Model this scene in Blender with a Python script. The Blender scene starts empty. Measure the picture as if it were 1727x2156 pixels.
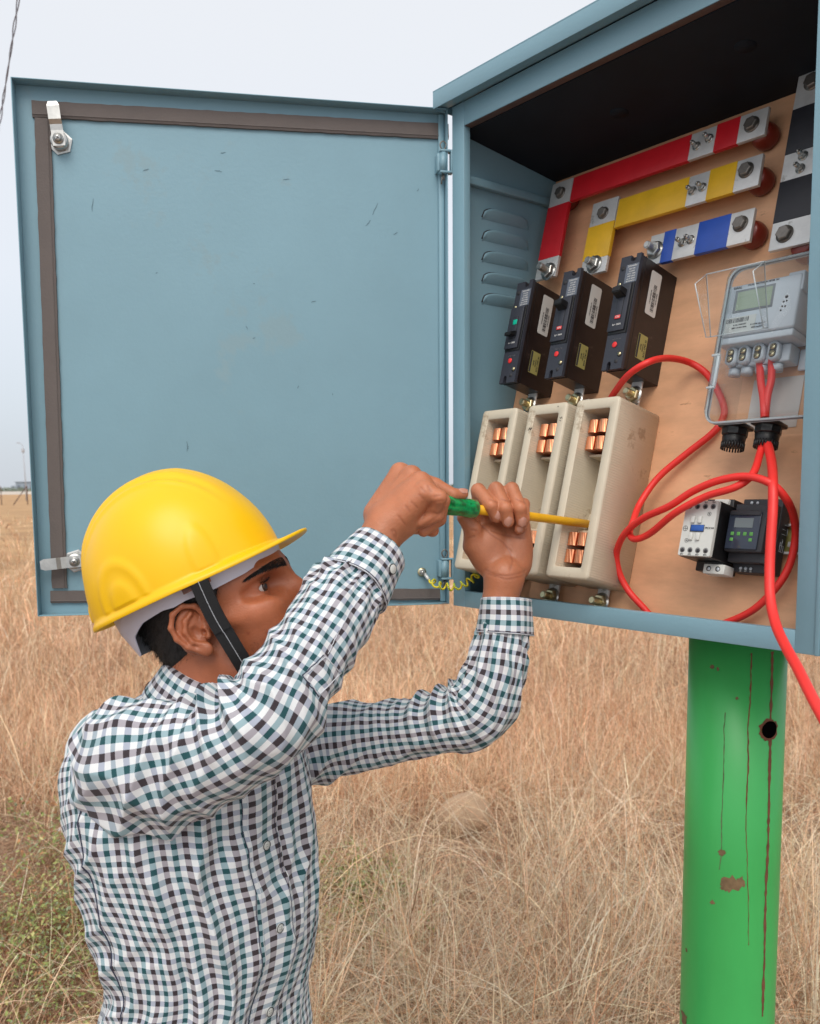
import bpy, bmesh, math, random
import numpy as np
from math import sin, cos, pi, radians, sqrt, exp
from mathutils import Vector, Matrix
rng = np.random.default_rng(7); random.seed(7)
SC = bpy.context.scene; COL = SC.collection
# ------------------------------------------------------------ camera
FPX, PITCH, ROLL, PPX, PPY, CZ = 1896.4, -.103, -.0078, 863.5, 1238.4, 1.62   # measured on a 1727 x 2156 view of the photo
cd = bpy.data.cameras.new('camera'); cam = bpy.data.objects.new('camera', cd); COL.objects.link(cam); SC.camera = cam
cam.location = (0, 0, CZ)
_f = Vector((0, cos(PITCH), sin(PITCH))); _u = Vector((0, -sin(PITCH), cos(PITCH))); _r = Vector((1, 0, 0))
_r2 = _r*cos(ROLL)+_u*sin(ROLL)*1; _u2 = -_r*sin(ROLL)+_u*cos(ROLL)
cam.matrix_world = Matrix((( _r2.x, _u2.x, -_f.x, 0), (_r2.y, _u2.y, -_f.y, 0), (_r2.z, _u2.z, -_f.z, CZ), (0, 0, 0, 1)))
cd.sensor_fit = 'VERTICAL'; cd.sensor_height = 36; cd.lens = 36*FPX/2156
cd.shift_y = (PPY-1078)/2156; cd.shift_x = 0
cd.dof.use_dof = True; cd.dof.focus_distance = 1.27; cd.dof.aperture_fstop = 10
cd.clip_start = .05; cd.clip_end = 3000
# ------------------------------------------------------------ sky, sun, exposure
SUN_EL, SUN_AZ = radians(50), radians(188)
W = bpy.data.worlds.new("World"); SC.world = W; W.use_nodes = True
nt = W.node_tree; nt.nodes.clear()
def wn(t, **k):
    n = nt.nodes.new(t)
    for a, b in k.items(): setattr(n, a, b)
    return n
sky = wn('ShaderNodeTexSky', sky_type='NISHITA', sun_disc=False, sun_elevation=SUN_EL, sun_rotation=SUN_AZ, air_density=1.0, dust_density=4.0, ozone_density=1.0)
bg1 = wn('ShaderNodeBackground'); bg1.inputs[1].default_value = .035
bg2 = wn('ShaderNodeBackground'); bg2.inputs[1].default_value = 1.0
tc = wn('ShaderNodeTexCoord'); sx = wn('ShaderNodeSeparateXYZ')
cr = wn('ShaderNodeValToRGB'); e = cr.color_ramp.elements
e[0].position = 0.0; e[0].color = (.50, .535, .58, 1); e[1].position = 1; e[1].color = (.71, .715, .705, 1)
for p_, c_ in ((.06, (.49, .53, .585, 1)), (.22, (.61, .625, .65, 1)), (.45, (.66, .665, .67, 1))):
    q_ = e.new(p_); q_.color = c_
nz = wn('ShaderNodeTexNoise'); nz.inputs['Scale'].default_value = 1.6; nz.inputs['Detail'].default_value = 3
mxn = wn('ShaderNodeMath', operation='MULTIPLY_ADD'); mxn.inputs[1].default_value = .10
sb_ = wn('ShaderNodeMath', operation='SUBTRACT'); sb_.inputs[1].default_value = .05
ad = wn('ShaderNodeAddShader'); wo = wn('ShaderNodeOutputWorld'); L = nt.links.new
L(tc.outputs['Generated'], sx.inputs[0]); L(tc.outputs['Generated'], nz.inputs['Vector'])
L(sx.outputs['Z'], sb_.inputs[0]); L(nz.outputs['Fac'], mxn.inputs[0]); L(sb_.outputs[0], mxn.inputs[2])
L(mxn.outputs[0], cr.inputs[0]); L(cr.outputs[0], bg2.inputs[0]); L(sky.outputs[0], bg1.inputs[0])
L(bg1.outputs[0], ad.inputs[0]); L(bg2.outputs[0], ad.inputs[1]); L(ad.outputs[0], wo.inputs[0])
sd = bpy.data.lights.new('sun', 'SUN'); sd.energy = 1.5; sd.angle = radians(38); sd.color = (1, .95, .88)
so = bpy.data.objects.new('sun', sd); COL.objects.link(so)
_d = Vector((sin(SUN_AZ)*cos(SUN_EL), cos(SUN_AZ)*cos(SUN_EL), sin(SUN_EL)))
so.rotation_euler = _d.to_track_quat('Z', 'Y').to_euler(); so.location = (0, 0, 20)
SC.view_settings.view_transform = 'Standard'; SC.view_settings.look = 'None'
SC.view_settings.exposure = 0.25; SC.view_settings.gamma = 1.0
SC.cycles.use_denoising = True; SC.cycles.max_bounces = 8; SC.cycles.transparent_max_bounces = 24
SC.cycles.diffuse_bounces = 4; SC.cycles.use_adaptive_sampling = True; SC.cycles.adaptive_threshold = .02

# ------------------------------------------------------------ frames of the place
KS = 1.5/1.85
ZT, ZB, DY, FY = CZ+.7549*KS, CZ-.2273*KS, .1843, .9063
O = Vector((.0868*KS, 1.5, 0))
F = Vector((cos(FY), -sin(FY), 0)); D = Vector((sin(FY), cos(FY), 0)); U = Vector((0, 0, 1))
DRV = Vector((-cos(DY), -sin(DY), 0)); DN = Vector((sin(DY), -cos(DY), 0))
AL = radians(14.5); B = U*cos(AL)+D*sin(AL); N = -(D*cos(AL)-U*sin(AL)); P0 = O+D*.049+U*ZB
def frame(x, y, z, o): return Matrix(((x.x, y.x, z.x, o.x), (x.y, y.y, z.y, o.y), (x.z, y.z, z.z, o.z), (0, 0, 0, 1)))
CABM = frame(F, D, U, O); BRDM = frame(F, B, N, P0); DOORM = frame(DRV, DN, U, O)
CAMP = Vector((0, 0, CZ))
def ray(x, y):
    du, dv = x-PPX, y-PPY
    u = du*cos(ROLL)+dv*sin(ROLL); v = -du*sin(ROLL)+dv*cos(ROLL)
    xc, zc = u/FPX, -v/FPX
    return Vector((xc, cos(PITCH)-zc*sin(PITCH), sin(PITCH)+zc*cos(PITCH)))
def hit(x, y, p, n): r = ray(x, y); return CAMP+r*((p-CAMP).dot(n)/r.dot(n))
def aty(x, y, Y): r = ray(x, y); return CAMP+r*(Y/r.y)
def atz(x, y, z): r = ray(x, y); return CAMP+r*((z-CZ)/r.z)
def bd(x, y, h=0):
    P = hit(x, y, P0+N*h, N)-P0; return Vector((P.dot(F), P.dot(B), h))
def dp(x, y, h=0):
    P = hit(x, y, O+DN*h, DN)-O; return Vector((P.dot(DRV), h, P.z))

# ------------------------------------------------------------ materials
def lin(c): return tuple(((v/255)/12.92 if v/255 <= .04045 else ((v/255+.055)/1.055)**2.4) for v in c)
MATS = {}
def mat(name, col, rough=.5, metal=0., bump=0., bscale=40., var=0., vscale=8., spec=.5, stain=None, sscale=6., sth=.62, coat=0., sss=0., aniso=None, vec='Object'):
    """a procedural material: base colour with noise variation, optional stains, and bump"""
    if name in MATS: return MATS[name]
    m = bpy.data.materials.new(name); m.use_nodes = True; t = m.node_tree; b = t.nodes['Principled BSDF']; l = t.links.new
    b.inputs['Roughness'].default_value = rough; b.inputs['Metallic'].default_value = metal
    b.inputs['Specular IOR Level'].default_value = spec; b.inputs['Coat Weight'].default_value = coat
    b.inputs['Coat Roughness'].default_value = .08
    if sss: b.inputs['Subsurface Weight'].default_value = sss; b.inputs['Subsurface Radius'].default_value = (1, .35, .2); b.inputs['Subsurface Scale'].default_value = .006
    c = (*col, 1); b.inputs['Base Color'].default_value = c
    tcn = t.nodes.new('ShaderNodeTexCoord'); src = tcn.outputs[vec]
    if aniso:
        mp = t.nodes.new('ShaderNodeMapping'); mp.inputs['Scale'].default_value = aniso; l(src, mp.inputs[0]); src = mp.outputs[0]
    out = None
    if var > 0:
        n = t.nodes.new('ShaderNodeTexNoise'); n.inputs['Scale'].default_value = vscale; n.inputs['Detail'].default_value = 6; n.inputs['Roughness'].default_value = .65
        l(src, n.inputs['Vector'])
        r = t.nodes.new('ShaderNodeMapRange'); r.inputs[1].default_value = .25; r.inputs[2].default_value = .75; r.inputs[3].default_value = 1-var; r.inputs[4].default_value = 1+var
        l(n.outputs['Fac'], r.inputs[0])
        mx = t.nodes.new('ShaderNodeMix'); mx.data_type = 'RGBA'; mx.blend_type = 'MULTIPLY'; mx.inputs[0].default_value = 1; mx.inputs[6].default_value = c
        l(r.outputs[0], mx.inputs[7]); out = mx.outputs[2]; l(out, b.inputs['Base Color'])
        r2 = t.nodes.new('ShaderNodeMapRange'); r2.inputs[3].default_value = max(0, rough-.08); r2.inputs[4].default_value = min(1, rough+.1)
        l(n.outputs['Fac'], r2.inputs[0]); l(r2.outputs[0], b.inputs['Roughness'])
    if stain:
        n = t.nodes.new('ShaderNodeTexNoise'); n.inputs['Scale'].default_value = sscale; n.inputs['Detail'].default_value = 9; n.inputs['Roughness'].default_value = .7
        l(src, n.inputs['Vector'])
        r = t.nodes.new('ShaderNodeMapRange'); r.inputs[1].default_value = sth; r.inputs[2].default_value = sth+.05
        l(n.outputs['Fac'], r.inputs[0])
        mx = t.nodes.new('ShaderNodeMix'); mx.data_type = 'RGBA'; mx.inputs[7].default_value = (*stain, 1); l(r.outputs[0], mx.inputs[0])
        if out: l(out, mx.inputs[6])
        else: mx.inputs[6].default_value = c
        l(mx.outputs[2], b.inputs['Base Color']); out = mx.outputs[2]
    if bump > 0:
        n = t.nodes.new('ShaderNodeTexNoise'); n.inputs['Scale'].default_value = bscale; n.inputs['Detail'].default_value = 5
        l(src, n.inputs['Vector'])
        bp = t.nodes.new('ShaderNodeBump'); bp.inputs['Strength'].default_value = bump; bp.inputs['Distance'].default_value = .001
        l(n.outputs['Fac'], bp.inputs['Height']); l(bp.outputs[0], b.inputs['Normal'])
    MATS[name] = m; return m
BLUE = mat('cabinet_paint', (.195, .338, .408), .42, bump=.25, bscale=180, var=.10, vscale=1.7, stain=(.21, .33, .38), sscale=5, sth=.60)
BLUE2 = mat('cabinet_paint_worn', (.19, .34, .41), .45, bump=.3, bscale=150, var=.10, vscale=6, stain=(.20, .12, .07), sscale=22, sth=.60)
ROOF_SHADE = mat('roof_shade_black', (.012, .016, .023), .7, var=.3, vscale=12, spec=.2)  # near-black colour standing in for the shade under the cabinet roof
RUBBER = mat('sealing_foam', (.125, .105, .098), .85, bump=.5, bscale=300, var=.1, vscale=20)
ALU = mat('aluminium', (.66, .66, .65), .45, .35, bump=.3, bscale=120, var=.16, vscale=30, stain=(.40, .39, .36), sscale=40, sth=.60)
STEEL = mat('zinc_steel', (.52, .52, .50), .33, .9, var=.2, vscale=60)
STEELD = mat('dull_bolt_steel', (.22, .20, .18), .45, .8, var=.25, vscale=120)
BRASS = mat('brass', (.66, .58, .36), .3, .9, var=.12, vscale=80)
COPPER = mat('copper', (.85, .36, .19), .3, 1., var=.15, vscale=60)
REDS = mat('red_sleeve', (.62, .012, .022), .42, bump=.35, bscale=60, var=.10, vscale=25)
YELS = mat('yellow_sleeve', (.80, .46, .02), .42, bump=.35, bscale=60, var=.12, vscale=25)
BLUS = mat('blue_sleeve', (.025, .085, .42), .42, bump=.35, bscale=60, var=.12, vscale=25)
BLKS = mat('black_sleeve', (.022, .022, .028), .5, bump=.3, bscale=90, var=.2, vscale=30)
INSUL = mat('insulator_red_brown', (.19, .022, .012), .3, var=.1)
BRKB = mat('breaker_body', (.014, .009, .009), .30, bump=.15, bscale=60, var=.5, vscale=20, stain=(.05, .035, .03), sscale=25, sth=.62)
BRKF = mat('breaker_face', (.030, .033, .046), .5, bump=.2, bscale=300, var=.08, vscale=30)
BLACK = mat('black_plastic', (.008, .008, .009), .4, bump=.1, bscale=200, var=.1)
WHITE = mat('white_print', (.62, .62, .60), .6)
REDP = mat('red_button', (.75, .03, .03), .4)
GRNP = mat('green_flag', (.0, .42, .28), .4)
GOLDL = mat('gold_label', (.33, .30, .10), .4, var=.05)
GREYP = mat('light_grey_plastic', (.55, .60, .65), .42, bump=.1, bscale=150, var=.04)
WHITEP = mat('white_plastic', (.60, .61, .58), .42, bump=.1, bscale=150, var=.04, vscale=20)
DGREY = mat('dark_grey_plastic', (.028, .028, .034), .5, bump=.2, bscale=250, var=.1)
LCD = mat('lcd_glass', (.33, .40, .30), .2)
LCDG = mat('lcd_grey', (.15, .18, .19), .2)
GBTN = mat('green_keys', (.10, .33, .07), .5)
BLUP = mat('blue_plastic', (.02, .09, .36), .35)
REDC = mat('red_cable', (.76, .030, .024), .46, bump=.25, bscale=40, var=.08, coat=0)
INK = mat('ink', (.03, .03, .035), .7)
POSTM = None

# ------------------------------------------------------------ mesh helpers
class MB:
    """collects primitives in a bmesh; build() links them as ONE mesh object"""
    def __init__(s): s.bm = bmesh.new(); s.mats = []; s.M = Matrix()
    def mi(s, m):
        if m not in s.mats: s.mats.append(m)
        return s.mats.index(m)
    def raw(s, V, Fc, m, smooth=False):
        vs = [s.bm.verts.new(s.M @ Vector(v)) for v in V]; k = s.mi(m)
        for f in Fc:
            try: q = s.bm.faces.new([vs[i] for i in f]); q.material_index = k; q.smooth = smooth
            except ValueError: pass
        return s
    def box(s, x0, x1, y0, y1, z0, z1, m, bev=0., seg=2):
        b2 = bmesh.new(); bmesh.ops.create_cube(b2, size=1)
        for v in b2.verts: v.co = Vector(((x0+x1)/2+v.co.x*(x1-x0), (y0+y1)/2+v.co.y*(y1-y0), (z0+z1)/2+v.co.z*(z1-z0)))
        if bev > 0: bmesh.ops.bevel(b2, geom=b2.edges[:], offset=bev, segments=seg, affect='EDGES', profile=.5)
        s.join(b2, m, bev > 0); return s
    def join(s, b2, m, smooth=False):
        b2.verts.index_update()
        s.raw([v.co.copy() for v in b2.verts], [[v.index for v in f.verts] for f in b2.faces], m, smooth); b2.free()
    def loft(s, loops, m, cap0=True, cap1=True, smooth=False, closed=True):
        n = len(loops[0]); V = [v for l in loops for v in l]; Fc = []
        for i in range(len(loops)-1):
            for j in range(n if closed else n-1):
                a = i*n+j; b = i*n+(j+1) % n
                Fc.append((a, b, b+n, a+n))
        if cap0: Fc.append(tuple(range(n))[::-1])
        if cap1: Fc.append(tuple(range((len(loops)-1)*n, len(loops)*n)))
        return s.raw(V, Fc, m, smooth)
    def cyl(s, p, ax, r, h, m, n=20, r2=None, smooth=True, bev=0.):
        ax = Vector(ax).normalized(); q = ax.to_track_quat('Z', 'Y').to_matrix(); p = Vector(p); r2 = r if r2 is None else r2
        def ring(rr, z): return [p+q @ Vector((rr*cos(2*pi*i/n), rr*sin(2*pi*i/n), z)) for i in range(n)]
        lp = [ring(r, 0), ring(r2, h)] if not bev else [ring(r-bev, 0), ring(r, bev), ring(r2, h-bev), ring(r2-bev, h)]
        return s.loft(lp, m, smooth=smooth)
    def hexa(s, p, ax, r, h, m, rot=.2):
        ax = Vector(ax).normalized(); q = ax.to_track_quat('Z', 'Y').to_matrix(); p = Vector(p)
        def ring(rr, z): return [p+q @ Vector((rr*cos(pi/3*i+rot), rr*sin(pi/3*i+rot), z)) for i in range(6)]
        return s.loft([ring(r, 0), ring(r, h*.85), ring(r*.86, h)], m)
    def tube(s, pts, r, m, n=10, smooth=True):
        P = [Vector(p) for p in pts]; T = []
        for i in range(len(P)): T.append((P[min(i+1, len(P)-1)]-P[max(i-1, 0)]).normalized())
        up = Vector((0, 0, 1)) if abs(T[0].z) < .9 else Vector((1, 0, 0)); a = T[0].cross(up).normalized(); loops = []
        for i, (p, t) in enumerate(zip(P, T)):
            a = (a-t*a.dot(t)).normalized(); b = t.cross(a); rr = r[i] if hasattr(r, '__len__') else r
            loops.append([p+(a*cos(2*pi*k/n)+b*sin(2*pi*k/n))*rr for k in range(n)])
        return s.loft(loops, m, smooth=smooth)
    def text(s, body, M, size, m, align='CENTER', ext=.0002):
        c = bpy.data.curves.new('t', 'FONT'); c.body = body; c.size = size; c.align_x = align; c.align_y = 'CENTER'; c.extrude = ext
        c.resolution_u = 2
        o = bpy.data.objects.new('t', c); COL.objects.link(o); dg = bpy.context.evaluated_depsgraph_get()
        me = bpy.data.meshes.new_from_object(o.evaluated_get(dg)); bpy.data.objects.remove(o); bpy.data.curves.remove(c)
        s.raw([M @ v.co for v in me.vertices], [list(p.vertices) for p in me.polygons], m); bpy.data.meshes.remove(me); return s
    def build(s, name, parent=None, fix=True, **kw):
        if fix: bmesh.ops.recalc_face_normals(s.bm, faces=s.bm.faces[:])
        me = bpy.data.meshes.new(name); s.bm.to_mesh(me); s.bm.free()
        for m in s.mats: me.materials.append(m)
        o = bpy.data.objects.new(name, me); COL.objects.link(o)
        if parent: o.parent = parent
        for a, b in kw.items(): o[a] = b
        return o
def split_build(mb, name, parent, gap=.0006):
    """like build(), but every piece standing apart from the others becomes an object of its own"""
    bm = mb.bm; bm.verts.ensure_lookup_table(); seen = {}; isl = []
    for v0 in bm.verts:
        if v0 in seen: continue
        st = [v0]; seen[v0] = len(isl); g_ = []
        while st:
            v = st.pop(); g_.append(v)
            for e_ in v.link_edges:
                w_ = e_.other_vert(v)
                if w_ not in seen: seen[w_] = len(isl); st.append(w_)
        isl.append(g_)
    bb = [(Vector([min(v.co[k] for v in g_)-gap/2 for k in range(3)]), Vector([max(v.co[k] for v in g_)+gap/2 for k in range(3)])) for g_ in isl]
    grp = list(range(len(isl)))
    def find(i):
        while grp[i] != i: i = grp[i]
        return i
    for i in range(len(isl)):
        for j in range(i):
            if all(bb[i][0][k] <= bb[j][1][k] and bb[j][0][k] <= bb[i][1][k] for k in range(3)): grp[find(i)] = find(j)
    out = []
    for r_ in sorted({find(i) for i in range(len(isl))}):
        vs = [v for i, g_ in enumerate(isl) if find(i) == r_ for v in g_]; ix = {v: k for k, v in enumerate(vs)}; m2 = MB(); m2.mats = mb.mats[:]
        nv = [m2.bm.verts.new(v.co) for v in vs]
        for f in bm.faces:
            if f.verts[0] in ix:
                q = m2.bm.faces.new([nv[ix[v]] for v in f.verts]); q.material_index = f.material_index; q.smooth = f.smooth
        out.append(m2.build(name, parent))
    bm.free(); return out
def rr(cx, cy, w, h, r, z, n=4):
    P = []
    for (sx_, sy_, a0) in ((1, 1, 0), (-1, 1, 90), (-1, -1, 180), (1, -1, 270)):
        for i in range(n+1):
            a = radians(a0+90*i/n); P.append(Vector((cx+sx_*(w/2-r)+r*cos(a), cy+sy_*(h/2-r)+r*sin(a), z)))
    return P
def thing(name, label, cat, M=None, group=None, **kw):
    o = bpy.data.objects.new(name, None); COL.objects.link(o); o.empty_display_size = .02
    if M is not None: o.matrix_world = M
    o['label'] = label; o['category'] = cat
    if group: o['group'] = group
    for a, b in kw.items(): o[a] = b
    return o
def spline(pts, n=8):
    P = [Vector(p) for p in pts]; out = []
    for i in range(len(P)-1):
        p0 = P[max(i-1, 0)]; p1 = P[i]; p2 = P[i+1]; p3 = P[min(i+2, len(P)-1)]
        for k in range(n):
            t = k/n; out.append(.5*((2*p1)+(p2-p0)*t+(2*p0-5*p1+4*p2-p3)*t*t+(3*p1-p0-3*p2+p3)*t**3))
    return out+[P[-1]]
def at3(x, y, z=0): return Matrix.Translation((x, y, z))
def np_mesh(name, V, Fq, m, parent=None, smooth=True, uv=None, attr=None):
    me = bpy.data.meshes.new(name); V = np.asarray(V, np.float32); Fq = np.asarray(Fq, np.int32); k = Fq.shape[1]
    me.vertices.add(len(V)); me.vertices.foreach_set('co', V.ravel())
    me.loops.add(Fq.size); me.loops.foreach_set('vertex_index', Fq.ravel())
    me.polygons.add(len(Fq)); me.polygons.foreach_set('loop_start', np.arange(0, Fq.size, k, dtype=np.int32))
    me.polygons.foreach_set('loop_total', np.full(len(Fq), k, np.int32)); me.polygons.foreach_set('use_smooth', np.full(len(Fq), smooth))
    if uv is not None:
        l = me.uv_layers.new(name='UVMap'); l.data.foreach_set('uv', np.asarray(uv, np.float32)[Fq.ravel()].ravel())
    if attr is not None:
        for an, av in attr.items():
            av = np.asarray(av, np.float32)
            a = me.attributes.new(an, 'FLOAT_COLOR' if av.ndim == 2 else 'FLOAT', 'POINT')
            if av.ndim == 2: a.data.foreach_set('color', av.ravel())
            else: a.data.foreach_set('value', av)
    me.update(calc_edges=True); me.validate()
    for q in (m if isinstance(m, list) else [m]): me.materials.append(q)
    o = bpy.data.objects.new(name, me); COL.objects.link(o)
    if parent: o.parent = parent
    return o
# ============================================================ CABINET
cab = thing('electrical_cabinet', 'blue-grey steel outdoor electrical cabinet with its door swung open, on the green post', 'cabinet', CABM)
CW, CDP, LIP = .66, .30, .030
b = MB()                                                     # front frame: four lips with inward returns
b.box(.0035, .032, 0, .0018, ZB, ZT-.002, BLUE, .0007)
b.box(.6035, CW, 0, .0018, ZB, ZT-.002, BLUE, .0007)
b.box(.032, .6035, .0002, .0016, ZT-.038, ZT-.002, BLUE, .0006)
b.box(.032, .6035, .0002, .0016, ZB, ZB+.026, BLUE, .0006)
b.box(.0305, .0318, .0018, .013, ZB+.026, ZT-.038, BLUE, .0004)
b.box(.6037, .605, .0018, .013, ZB+.026, ZT-.038, BLUE, .0004)
b.box(.032, .6035, .0018, .015, ZT-.0385, ZT-.037, mat('brown_primer', (.10, .06, .05), .7, var=.3, vscale=30), .0004)
b.box(.032, .6035, .0018, .013, ZB+.0245, ZB+.0258, BLUE, .0004)
b.box(.628, .634, -.003, -.0002, ZB+.0, ZT-.03, BLUE, .001)             # folded ridge of the right lip
b.build('front_frame', cab)
b = MB(); b.box(.0036, .0052, .0019, CDP, ZB, ZT-.004, BLUE); b.box(.0052, .017, .012, CDP, 2.116, 2.129, BLUE, .0015)
b.build('side_wall', cab)
b = MB(); b.box(CW-.0016, CW, .0019, CDP, ZB, ZT-.004, BLUE); b.build('side_wall', cab)
b = MB(); b.box(.0054, CW-.0018, CDP-.0016, CDP, ZB, ZT-.004, BLUE); b.build('back_wall', cab)
b = MB(); b.box(.0054, CW-.0018, .002, CDP-.0018, ZB, ZB+.0016, BLUE); b.build('floor_plate', cab)
for i in range(5):                                           # pressed louvres seen from inside
    z = 2.089-.034*i; b = MB(); lp = []
    for k in range(21):
        t = k/20; d_ = .062+t*.108; w_ = (1-abs(2*t-1)**5)**.5 if 0 < k < 20 else .01
        zt = z-.017*(1-w_)
        lp.append([(.0053, d_, z-.0185), (.0053+.0030*w_, d_, z-.0150), (.0053+.0068*w_, d_, zt-.0035), (.0053+.0072*w_, d_, zt-.0004), (.0053+.0066*w_, d_, zt+.0002), (.0053, d_, zt+.0002)])
    b.loft(lp, BLUE, smooth=True, closed=False, cap0=False, cap1=False)
    lv = b.build('louvre', cab); b = MB()
    b.tube([(.0060, .062+k/20*.108, z-.017*(1-((1-abs(k/10-1)**5)**.5 if 0 < k < 20 else 0))+.0009) for k in range(0, 19)], .0013, INK, 6); b.build('slot', lv)
b = MB()                                                     # roof cap with a drip edge on all sides
b.box(-.013, CW+.013, -.026, CDP+.01, ZT+.0195, ZT+.021, BLUE)
b.box(-.013, CW+.013, -.026, -.0245, ZT-.006, ZT+.0194, BLUE, .0006); b.box(-.013, -.0115, -.0244, CDP+.01, ZT-.006, ZT+.0194, BLUE)
b.box(CW+.0115, CW+.013, -.0244, CDP+.01, ZT-.006, ZT+.0194, BLUE)
b.box(-.0114, CW+.0114, -.0243, -.0005, ZT-.0005, ZT+.0010, BLUE)
b.build('roof', cab)
b = MB(); lz = lambda d_: ZT-.0395-(d_-.016)*.135  # added sloping sheet that paints the ceiling shade black
b.loft([[(.006, d_, lz(d_)), (CW-.003, d_, lz(d_)), (CW-.003, d_, lz(d_)+.004), (.006, d_, lz(d_)+.004)] for d_ in (.0165, CDP-.002)], ROOF_SHADE)
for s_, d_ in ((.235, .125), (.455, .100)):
    b.cyl((s_, d_, lz(d_)+.001), (0, -.135, -1), .014, .0018, ROOF_SHADE, 24)
b.build('roof_shade_sheet', cab)
b = MB(); b.box(.6270, .652, -.0085, -.0032, 1.845, 1.885, BLUE2, .002); b.build('lock_keeper', cab)

# mounting board, built in board space
WOOD = mat('plywood', (.70, .385, .215), .5, var=.22, vscale=7, bump=.12, bscale=60, aniso=(1.1, 3.2, 1), stain=(.40, .20, .10), sscale=7, sth=.63)
mb = bpy.data.objects.new('mounting_board', None)
b = MB(); Zb = -.012
OUT = [(.125, .0), (.648, .0), (.648, .78), (.0065, .78), (.0065, .062), (.125, .062)]
b.raw([(x, y, 0) for x, y in OUT]+[(x, y, Zb) for x, y in OUT], [(0, 1, 2, 3), (3, 4, 5, 0), (9, 8, 7, 6), (6, 11, 10, 9)]+[(i, i+6, (i+1) % 6+6, (i+1) % 6) for i in range(6)], WOOD)
wo_ = b.build('mounting_board', cab); wo_.matrix_local = CABM.inverted() @ BRDM
bpy.data.objects.remove(mb)
brd = [o for o in cab.children if o.name.startswith('mounting_board')][0]
for (x, y, r) in ((1610, 343, 7), (1606, 417, 7), (1228, 476, 5), (1305, 513, 5), (1643, 245, 4)):
    p = bd(x, y); b = MB(); b.M = CABM.inverted() @ BRDM
    b.cyl((p.x, p.y, .0002), (0, 0, 1), r*.00065, .0005, INK, 14); b.build('screw_hole', brd)

# ---- door
door = bpy.data.objects.new('door', None)
d0, d1 = .0045, .657
b = MB(); b.M = CABM.inverted() @ DOORM
def dbox(x0, x1, y0, y1, z0, z1, m, bev=0): b.box(x0, x1, y0, y1, z0, z1, m, bev)
dbox(d0, d1, -.0256, -.024, ZB+.002, ZT-.002, BLUE)
dbox(d1-.0016, d1, -.0239, 0, ZB+.002, ZT-.002, BLUE, .0006)
dbox(d0, d0+.0016, -.0239, 0, ZB+.002, ZT-.002, BLUE, .0006)
dbox(d0+.0017, d1-.0017, -.0239, 0, ZT-.0036, ZT-.002, BLUE, .0006)
dbox(d0+.0017, d1-.0017, -.0239, 0, ZB+.002, ZB+.0036, BLUE2, .0006)
dbox(d0+.0017, .016, -.0239, -.017, ZB+.004, ZT-.004, BLUE, .002)
door = b.build('door', cab)
H0 = -.0239
def strip(p, q, w0, seed):
    bb = MB(); bb.M = CABM.inverted() @ DOORM; P = Vector(p); Q = Vector(q); t = (Q-P); n_ = int(t.length/.012); t.normalize(); s_ = Vector((-t.z, 0, t.x)); rg = random.Random(seed); lp = []
    for i in range(n_+1):
        c = P+(Q-P)*(i/n_); j1 = rg.uniform(-.0005, .0005); j2 = rg.uniform(-.0005, .0005)
        lp.append([c+s_*(-w0/2+j1), c+s_*(-w0/2+j1)+Vector((0, .0045, 0)), c+s_*(w0*.28)+Vector((0, .0052, 0)), c+s_*(w0*.33)+Vector((0, .0060, 0)), c+s_*(w0*.38)+Vector((0, .0050, 0)), c+s_*(w0/2+j2)+Vector((0, .0040, 0)), c+s_*(w0/2+j2)])
    bb.loft(lp, RUBBER); return bb.build('sealing_strip', door)
def dq(x, y, h=-.022): return dp(x, y, h)
A1, A2 = dq(68, 230), dq(944, 278); A1.y = A2.y = H0; strip(A1, A2, .0235, 1)
A1, A2 = dq(90, 250), dq(126, 1238); A1.y = A2.y = H0; strip(A2, A1, .0225, 2)
A1, A2 = dq(107, 1257), dq(945, 1251); A1.y = A2.y = H0; strip(A1, A2, .0190, 3)
def latch(x, y, ang, L_):
    c = dq(x, y); bb = MB(); bb.M = CABM.inverted() @ DOORM; X, Z = c.x, c.z
    bb.hexa((X, H0, Z), (0, 1, 0), .0185, .003, STEEL, .3); bb.cyl((X, H0+.003, Z), (0, 1, 0), .0125, .012, STEEL, 24, bev=.001)
    t = Vector((cos(ang), 0, sin(ang))); n_ = Vector((-t.z, 0, t.x)); q = Vector((X, 0, Z))
    prof = [(-.010, .0175), (.012, .0175), (.020, .0185), (.026, .0225), (.034, .0225), (L_-.006, .0225), (L_, .0215)]
    lp = []
    for (u, h) in prof:
        w = .0088
        if u == L_: w = .0062
        c2 = q+t*u; lp.append([c2+n_*w+Vector((0, H0+h-.0018, 0)), c2+n_*w+Vector((0, H0+h, 0)), c2-n_*w+Vector((0, H0+h, 0)), c2-n_*w+Vector((0, H0+h-.0018, 0))])
    bb.loft(lp, STEEL)
    o = bb.build('cam_latch', door)
    b2 = MB(); b2.M = CABM.inverted() @ DOORM
    b2.cyl((X, H0+.0176, Z), (0, 1, 0), .0078, .0018, STEEL, 20); b2.cyl((X, H0+.0195, Z), (0, 1, 0), .0055, .0035, STEEL, 20, r2=.004)
    for a_ in (.5, .5+pi/2):
        k_ = Vector((cos(a_), 0, sin(a_)))*.0028; m_ = Vector((-sin(a_), 0, cos(a_)))*.0006; c3 = Vector((X, H0+.0232, Z))
        b2.raw([c3-k_-m_, c3+k_-m_, c3+k_+m_, c3-k_+m_], [(0, 1, 2, 3)], INK)
    return o, b2
for args in ((127, 300, radians(84), .051), (161, 1181, radians(-5), .050)):
    o_, b2_ = latch(*args)
    s2 = b2_.build('screw', None); s2.parent = door
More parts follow.
